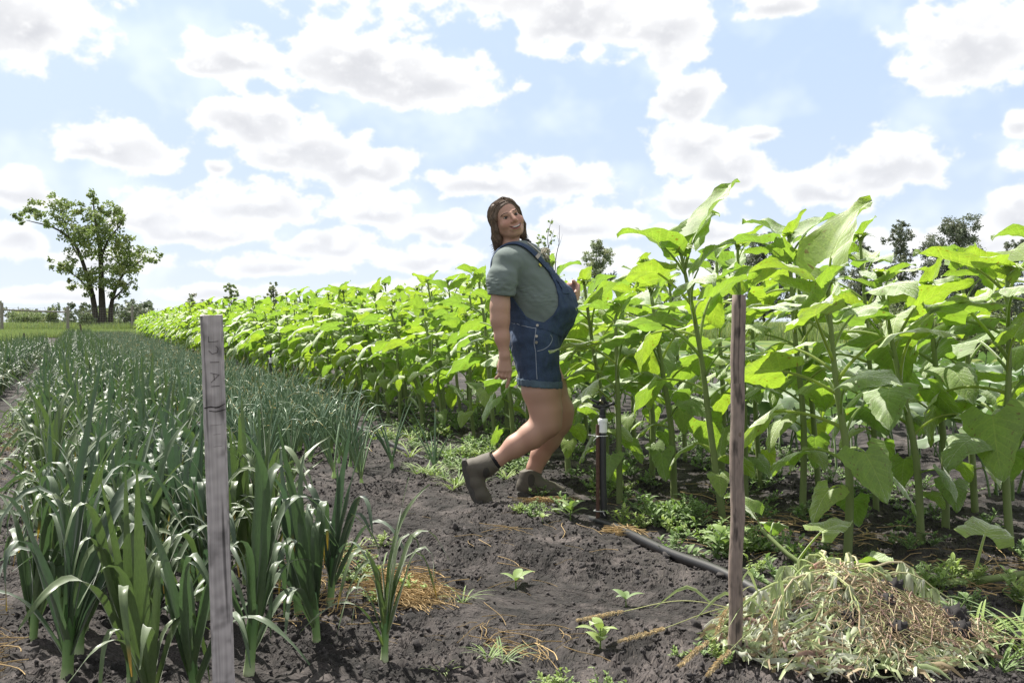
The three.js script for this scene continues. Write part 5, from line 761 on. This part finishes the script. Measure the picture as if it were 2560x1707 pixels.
  // hair: a jaw-length bob with a side parting
  const hairF = (p) => {
    const q = toHead(p); if (Math.abs(q[0]) > 0.16 || q[1] < -0.24 || q[1] > 0.16) return 0.05;
    let d = smax(ell(q, [0, 0.035, -0.024], [0.081, 0.085, 0.1]), q[2] * 1.35 + 0.012 * Math.sin(q[0] * 30 - 0.6) - q[1] - 0.004, 0.012);
    d = smin(d, chain(q, [[0, 0.03, -0.07, 0.05], [-0.01, -0.06, -0.085, 0.052], [-0.015, -0.135, -0.085, 0.034]], 0.03), 0.03);
    d = smin(d, chain(q, [[0.005, 0.114, 0.02, 0.005], [-0.052, 0.084, 0.026, 0.013], [-0.078, 0.03, 0.02, 0.018], [-0.082, -0.03, 0.004, 0.02], [-0.086, -0.075, -0.02, 0.026], [-0.08, -0.12, -0.048, 0.028], [-0.1, -0.165, -0.052, 0.007]], 0.02), 0.02);
    d = smin(d, chain(q, [[0.02, 0.114, 0.02, 0.005], [0.054, 0.086, 0.022, 0.01], [0.077, 0.03, 0.008, 0.014], [0.082, -0.05, -0.025, 0.02], [0.072, -0.105, -0.04, 0.018], [0.07, -0.13, -0.04, 0.006]], 0.02), 0.02);
    const a = Math.atan2(q[0], -q[2] + 0.0001), strand = n2(a * 12, q[1] * 3 + 2) * 0.001; return d + strand;
  };
  const hairC = (p) => { const q = toHead(p), a = Math.atan2(q[0] + 0.02 * n2(q[1] * 20, 1), -q[2]), s = 1.1 + 0.4 * n2(a * 20, q[1] * 3), k = clamp(s, 0.3, 1.9); return [0.085 * k, 0.055 * k, 0.037 * k]; };
  const hair = mesh('hair', nets([hc.x - 0.19, hc.y - 0.22, -0.18], [hc.x + 0.17, hc.y + 0.17, 0.17], 0.0038, hairF, hairC), new THREE.MeshPhysicalMaterial({ color: lin(1, 1, 1), vertexColors: true, roughness: 0.62 }), W);
  { const g = new GB(), R = rngOf(99), tuck = (v) => { let p = [v.x, v.y, v.z]; for (let i = 0; i < 5; i++) { const n = grad(hairF, p, 0.004), d = clamp(hairF(p) - 0.0012, -0.03, 0.03); p = [p[0] - n[0] * d, p[1] - n[1] * d, p[2] - n[2] * d]; } return V(...p); };
    for (let i = 0; i < 430; i++) { const s = R() < 0.55 ? -1 : 1, f = R() ** 1.2, z0 = mix(0.055, -0.09, f), z1 = mix(0.03, -0.1, f), w = mix(1, 0.45, smooth(0.6, 1, f)), end = -0.09 - 0.075 * R(), k = 0.4 + 1.7 * R() ** 1.8, c = [0.1 * k, 0.064 * k, 0.04 * k];
      const pts = curve([[0.014 + s * 0.003, 0.118 - 0.02 * smooth(0.02, 0.055, z0), z0], [s * 0.045 * w, 0.098 - 0.012 * smooth(0.02, 0.055, z0), mix(z0, z1, 0.3)], [s * 0.08 * w, 0.045, mix(z0, z1, 0.8)], [s * 0.094 * w, -0.02, z1 - 0.008], [s * 0.094 * w, -0.075, z1 - 0.025], [s * 0.088 * w + (R() - 0.5) * 0.012, end, z1 - 0.025]].map((q) => V(...fromHead(...q))), 14).map(tuck);
      const flick = V(...fromHead(0, 0, 0)).sub(hc).add(V((R() - 0.62) * 0.035, -0.012 - 0.01 * R(), (R() - 0.5) * 0.02)); pts.push(pts[14].clone().add(flick)); tube(g, pts, pts.map((_, j) => 0.0023 * (1 - 0.75 * (j / 15) ** 3)), 4, c, false); }
    mesh('strands', g.geo(), hair.material, hair); }

  // ---- clothes
  const fold = (p, s) => s * (0.7 * n3(p[0] * 6 + p[1] * 5, p[1] * 9 - p[0] * 4, p[2] * 6) + 0.3 * n3(p[0] * 14 + 3 + p[1] * 8, p[1] * 15, p[2] * 13));
  const cut = (p, a, n) => (p[0] - a[0]) * n[0] + (p[1] - a[1]) * n[1] + (p[2] - (a[2] || 0)) * (n[2] || 0);
  const sleeve = (p, arm, end, nrm) => smax(chain(p, arm.slice(0, 3).map((q, i) => [q[0], q[1], q[2], q[3] + [0.012, 0.018, 0.022][i]]), 0.03), cut(p, end, nrm), 0.006);
  const shirtF = (p) => {
    let d = torso(p) - 0.004; d = smin(d, sleeve(p, armN, P(366, 818), [-0.03, -1, 0]), 0.03); d = smin(d, sleeve(p, armF, P(600, 760), [0.5, -0.85, 0]), 0.03);
    const crease = 0.003 * Math.max(0, 1 - Math.abs(cut(p, P(520, 800), [0.25, 0.97])) * 14) * n2(p[0] * 20, p[1] * 60);
    d += fold(p, 0.0075) + crease; d = smax(d, -(chain(p, neck) - 0.012), 0.01); d = smax(d, -(headW(p) - 0.008), 0.01); return Math.max(d, P(0, 1040)[1] - p[1]);
  };
  const shirtMat = new THREE.MeshStandardMaterial({ color: lin(0.135, 0.165, 0.158), roughness: 0.95, bumpMap: soilBump, bumpScale: 0.0015 });
  mesh('t_shirt', nets([-0.25, 0.9, -0.34], [0.34, 1.45, 0.34], 0.0078, shirtF), shirtMat, W);
  const legs = (p, k = 0) => Math.min(smax(chain(p, [P(600, 1140, 0.09, 0.122 + k), P(638, 1455, 0.1, 0.111 + k)], 0.03), cut(p, P(635, 1455), [-0.08, -1, 0]), 0.005), smax(chain(p, [P(615, 1140, -0.09, 0.12 + k), P(655, 1440, -0.1, 0.106 + k)], 0.03), cut(p, P(650, 1440), [0.03, -1, 0]), 0.005));
  const opening = poly([[640, 585], [700, 648], [745, 740], [764, 830], [760, 890], [727, 950], [662, 1003], [600, 992], [540, 966], [492, 900], [455, 845], [420, 805], [150, 790], [150, 200], [1000, 200], [960, 520], [790, 548], [715, 560]].map(([a, b]) => P(a, b).slice(0, 2)));
  const denimF = (p) => { let d = torso(p) - 0.014; d = smin(d, legs(p), 0.04); d += fold(p, 0.007) + 0.003 * n3(p[0] * 30, p[1] * 12, p[2] * 30); return smax(d, -opening(p[0], p[1]), 0.006); };
  const denimTex = dataTex(512, 512, (u, v) => { const w = 0.05 * Math.sin((u * 256 + v * 256) * 2 * Math.PI), fade = 0.05 * tile(u, v, 6, 3) + 0.05 * tile(u, v, 60, 12), k = 0.8 + w + fade; return [k * 0.92, k * 0.97, k]; });
  denimTex.repeat.set(2.2, 2.2);
  const denim = new THREE.MeshStandardMaterial({ color: lin(0.062, 0.092, 0.165), map: denimTex, roughness: 0.95, bumpMap: denimTex, bumpScale: 0.0015 }), denimPale = new THREE.MeshStandardMaterial({ color: lin(0.14, 0.185, 0.235), map: denimTex, roughness: 0.95 }), thread = new THREE.MeshStandardMaterial({ color: lin(0.26, 0.29, 0.36), roughness: 0.9 }), brass = new THREE.MeshStandardMaterial({ color: lin(0.3, 0.28, 0.24), metalness: 0.8, roughness: 0.4 });
  const ov = mesh('overalls', nets([-0.16, 0.58, -0.30], [0.34, 1.34, 0.30], 0.0072, denimF), denim, W);
  const cuffF = (p) => { const a = smax(chain(p, [P(600, 1140, 0.09, 0.128), P(638, 1455, 0.1, 0.119)], 0.03), Math.max(cut(p, P(635, 1462), [-0.08, -1, 0]), -cut(p, P(635, 1412), [-0.08, -1, 0])), 0.004), b = smax(chain(p, [P(615, 1140, -0.09, 0.126), P(655, 1440, -0.1, 0.113)], 0.03), Math.max(cut(p, P(650, 1446), [0.03, -1, 0]), -cut(p, P(650, 1402), [0.03, -1, 0])), 0.004); return Math.min(a, b) + 0.003 * n2(p[0] * 30, p[2] * 30); };
  mesh('rolled_cuff', nets([-0.16, 0.56, -0.28], [0.26, 0.72, 0.28], 0.006, cuffF), denimPale, ov);
  const front = (f, a, b) => { const q = P(a, b); let z = 0.36; while (z > -0.3 && f([q[0], q[1], z]) > 0) z -= 0.0015; return [q[0], q[1], z]; };
  const snap = (f, p, off) => { for (let i = 0; i < 6; i++) { const g = grad(f, p), d = f(p) - off; p = [p[0] - g[0] * d, p[1] - g[1] * d, p[2] - g[2] * d]; } return p; };
  function band(f, pts, w, off, th) {                    // a strip of cloth lying on a surface
    const gb = new GB(), c = curve(pts.map((p) => V(...p)), pts.length * 5).map((v) => snap(f, [v.x, v.y, v.z], off)); let prev = null;
    c.forEach((p, i) => { const a = c[Math.max(0, i - 1)], b = c[Math.min(c.length - 1, i + 1)], T = V(b[0] - a[0], b[1] - a[1], b[2] - a[2]).normalize(), N = V(...grad(f, p, 0.006)), S = V(0, 0, 0).crossVectors(T, N).normalize(), ring = [[-1, -1], [-1, 1], [1, 1], [1, -1]].map(([s, n]) => gb.v(p[0] + S.x * s * w / 2 + N.x * n * th / 2, p[1] + S.y * s * w / 2 + N.y * n * th / 2, p[2] + S.z * s * w / 2 + N.z * n * th / 2, s * w, i * 0.02)); if (prev) for (let k = 0; k < 4; k++) gb.q(prev[k], ring[k], ring[(k + 1) % 4], prev[(k + 1) % 4]); prev = ring; });
    return gb.geo();
  }
  const smoothShirt = (p) => { let d = torso(p) - 0.006; return smin(d, sleeve(p, armN, P(366, 818), [-0.03, -1, 0]), 0.03); };
  for (const s of [1, -1]) mesh('strap', band(smoothShirt, [P(672, 600, 0.10 * s), P(605, 545, 0.115 * s), P(545, 490, 0.12 * s), P(470, 445, 0.11 * s), P(395, 425, 0.10 * s), P(330, 450, 0.09 * s), P(290, 510, 0.08 * s), P(285, 600, 0.07 * s), P(300, 760, 0.05 * s)], 0.034, 0.006, 0.005), denim, ov);
  mesh('buckle', band(smoothShirt, [P(612, 552, 0.115), P(596, 536, 0.117)], 0.04, 0.011, 0.004), brass, ov);
  const line = (pts, w = 0.0032) => band(denimF, pts.map(([a, b]) => front(denimF, a, b)), w, 0.0008, 0.0024);
  mesh('waistband', band(denimF, [[432, 985], [480, 1000], [540, 1012], [600, 1024], [660, 1035], [740, 1065], [800, 1090]].map(([a, b]) => front(denimF, a, b)), 0.03, 0.001, 0.004), denim, ov);
  for (const pts of [[[604, 1030], [598, 1090], [592, 1150], [600, 1200], [606, 1300], [612, 1400]], [[612, 1205], [660, 1190], [700, 1160], [718, 1120], [705, 1090]], [[436, 1085], [440, 1180], [442, 1290], [446, 1380]], [[662, 1000], [725, 948], [757, 892], [762, 832], [744, 745], [702, 655]], [[436, 1006], [540, 1034], [600, 1046]]]) mesh('seam', line(pts), thread, ov);
  for (const [a, b] of [[614, 1026], [606, 1100], [606, 1142]]) { const p = front(denimF, a, b), g = grad(denimF, p, 0.006), o = mesh('button', new THREE.CylinderGeometry(0.0075, 0.0085, 0.006, 14), brass, ov); o.position.set(p[0] + g[0] * 0.003, p[1] + g[1] * 0.003, p[2] + g[2] * 0.003); o.quaternion.setFromUnitVectors(V(0, 1, 0), V(...g)); }
  const bibPocket = front(denimF, 800, 720); mesh('bib_pocket', band(denimF, [[770, 700], [800, 745], [820, 800]].map(([a, b]) => front(denimF, a, b)), 0.05, 0.002, 0.004), denim, ov);
  mesh('yellow_print', band(smoothShirt, [P(628, 588, 0.135), P(645, 606, 0.13)], 0.011, 0.004, 0.002), new THREE.MeshStandardMaterial({ color: lin(0.5, 0.45, 0.06), roughness: 0.8 }), W);
  // socks and boots
  const black = new THREE.MeshStandardMaterial({ color: lin(0.012, 0.012, 0.014), roughness: 1 }), leather = new THREE.MeshStandardMaterial({ color: lin(0.095, 0.084, 0.068), roughness: 0.75, bumpMap: soilBump, bumpScale: 0.003 }), rubber = new THREE.MeshStandardMaterial({ color: lin(0.06, 0.056, 0.052), roughness: 0.85 }), elastic = new THREE.MeshStandardMaterial({ color: lin(0.05, 0.046, 0.042), roughness: 1 });
  mesh('sock', nets([-0.3, 0.14, 0.03], [-0.12, 0.3, 0.17], 0.006, (p) => smax(chain(p, [Q(440, 868, 0.1, 0.045), Q(330, 948, 0.1, 0.047)], 0.01), cut(p, Q(415, 880), [0.8, 0.6, 0]), 0.004)), black, W);
  mesh('sock', nets([-0.05, 0.05, -0.17], [0.1, 0.2, -0.03], 0.006, (p) => smax(chain(p, [Q(752, 990, -0.1, 0.044), Q(740, 1100, -0.1, 0.046)], 0.01), cut(p, Q(750, 1018), [0, 1, 0]), 0.004)), black, W);
  const bootN = (p) => { let d = smax(chain(p, [Q(420, 880, 0.1, 0.055), Q(300, 945, 0.1, 0.056), Q(205, 965, 0.1, 0.052)], 0.03), cut(p, Q(392, 902), [0.86, 0.5, 0]) + 0.01 * Math.abs(p[2] - 0.1) / 0.05 - 0.005, 0.006); d = smin(d, chain(p, [Q(175, 960, 0.1, 0.044), Q(215, 1090, 0.1, 0.046), Q(262, 1205, 0.1, 0.044), Q(318, 1258, 0.1, 0.034)], 0.03), 0.025); return d + fold(p, 0.003); };
  const bootF = (p) => { let d = smax(chain(p, [Q(725, 1010, -0.1, 0.058), Q(715, 1120, -0.1, 0.058), Q(690, 1180, -0.1, 0.052)], 0.03), cut(p, Q(720, 1030), [0.05, 1, 0]) - 0.008 * Math.cos((p[0] - Q(720, 0)[0]) * 50), 0.006); d = smin(d, chain(p, [Q(665, 1195, -0.1, 0.042), Q(800, 1190, -0.1, 0.046), Q(910, 1215, -0.1, 0.04), Q(1005, 1232, -0.1, 0.03)], 0.03), 0.025); return smax(d + fold(p, 0.003), Q(0, 1248)[1] - p[1], 0.006); };
  const soleF = (pts, z0, w, r) => (p) => { let d = 9; for (let i = 0; i + 1 < pts.length; i++) d = Math.min(d, seg([p[0], p[1], 0], [...pts[i].slice(0, 2), 0], [...pts[i + 1].slice(0, 2), 0], r, r)); const z = Math.abs(p[2] - z0) - w; return Math.max(d, z) + 0.001 * Math.sin(p[0] * 400) * Math.sin(p[1] * 400); };
  const boots = [[bootN, [-0.4, -0.03, 0.02], [-0.12, 0.3, 0.18], [Q(122, 905), Q(130, 985), Q(160, 1080), Q(196, 1188), Q(245, 1262), Q(300, 1292), Q(345, 1292)], 0.1, [Q(318, 988, 0.145), 0.034]], [bootF, [-0.1, -0.03, -0.19], [0.26, 0.19, -0.02], [Q(620, 1245), Q(700, 1250), Q(850, 1252), Q(950, 1254), Q(1045, 1252)], -0.1, [Q(725, 1110, -0.06), 0.04]]];
  boots.forEach(([f, lo, hi, sole, z0, [ec, er]]) => {
    const b = mesh('boot', nets(lo, hi, 0.0058, f), leather, W); mesh('sole', nets([lo[0], lo[1], z0 - 0.07], [hi[0], hi[1], z0 + 0.07], 0.005, soleF(sole, z0, 0.046, 0.0155)), rubber, b);
    mesh('elastic_panel', nets([ec[0] - 0.06, ec[1] - 0.07, ec[2] - 0.06], [ec[0] + 0.06, ec[1] + 0.07, ec[2] + 0.06], 0.005, (p) => Math.max(f(p) - 0.0025, ell(p, ec, [er * 0.6, er * 1.05, er]))), elastic, b);
    const q = z0 > 0 ? [Q(352, 842, z0), Q(358, 820, z0), Q(384, 806, z0), Q(392, 820, z0), Q(372, 850, z0)] : [Q(612, 1045, z0), Q(592, 1030, z0), Q(586, 1050, z0), Q(606, 1072, z0)]; mesh('pull_tab', tube(new GB(), curve(q.map((a) => a.slice(0, 3)), 10), 0.0035, 6).geo(), elastic, b);
  });
  // necklace cord
  mesh('neck_cord', tube(new GB(), curve([P(548, 432, 0.075), P(570, 462, 0.085), P(600, 500, 0.085), P(625, 530, 0.08)].map((p) => snap(smoothShirt, p.slice(0, 3), 0.004)), 12), 0.0035, 6).geo(), white, W);

  // ---- flowers tucked into the bib
  const F = thing('flower_bunch', 'bunch of small whitish dried flowers tucked into the overall bib', 'flowers', [at.x, 0, at.z], -YAW), R = rngOf(44), sg = new GB(), fg = new GB(), dg = new GB();
  for (let i = 0; i < 26; i++) { const x = 665 + (R() - 0.5) * 100, y = 515 + (R() - 0.5) * 85, z = 0.02 + (R() - 0.5) * 0.1, e = P(x, y, z), b = P(705 + (R() - 0.5) * 40, 600, z * 0.6); tube(sg, curve([b.slice(0, 3), [mix(b[0], e[0], 0.5), mix(b[1], e[1], 0.6), mix(b[2], e[2], 0.5)], e.slice(0, 3)], 5), 0.0012, 4, [0.2, 0.24, 0.1]); for (let k = 0; k < 22; k++) { const d = V(R() - 0.5, R() - 0.5, R() - 0.5).normalize().multiplyScalar(0.013 * R() ** 0.4), c = 0.5 + 0.5 * R(); fg.add(new THREE.IcosahedronGeometry(0.0026 + 0.002 * R(), 0), M4(e[0] + d.x, e[1] + d.y, e[2] + d.z, R() * 6), [0.62 * c, 0.58 * c, 0.47 * c]); } }
  for (let i = 0; i < 60; i++) { const t = R(), e = P(mix(535, 640, t) + (R() - 0.5) * 26, mix(408, 500, t) + (R() - 0.5) * 26, -0.04 + 0.05 * R()); dg.add(new THREE.IcosahedronGeometry(0.005 + 0.004 * R(), 1), M4(...e.slice(0, 3), R() * 6, V(1, 0.7 + R() * 0.6, 1))); }
  mesh('stems', sg.geo(), dryMat, F); mesh('blossoms', fg.geo(), dryMat, F).userData.kind = 'stuff'; mesh('dark_berries', dg.geo(), new THREE.MeshStandardMaterial({ color: lin(0.022, 0.02, 0.026), roughness: 0.6 }), F);
}

renderer.render(scene, camera);
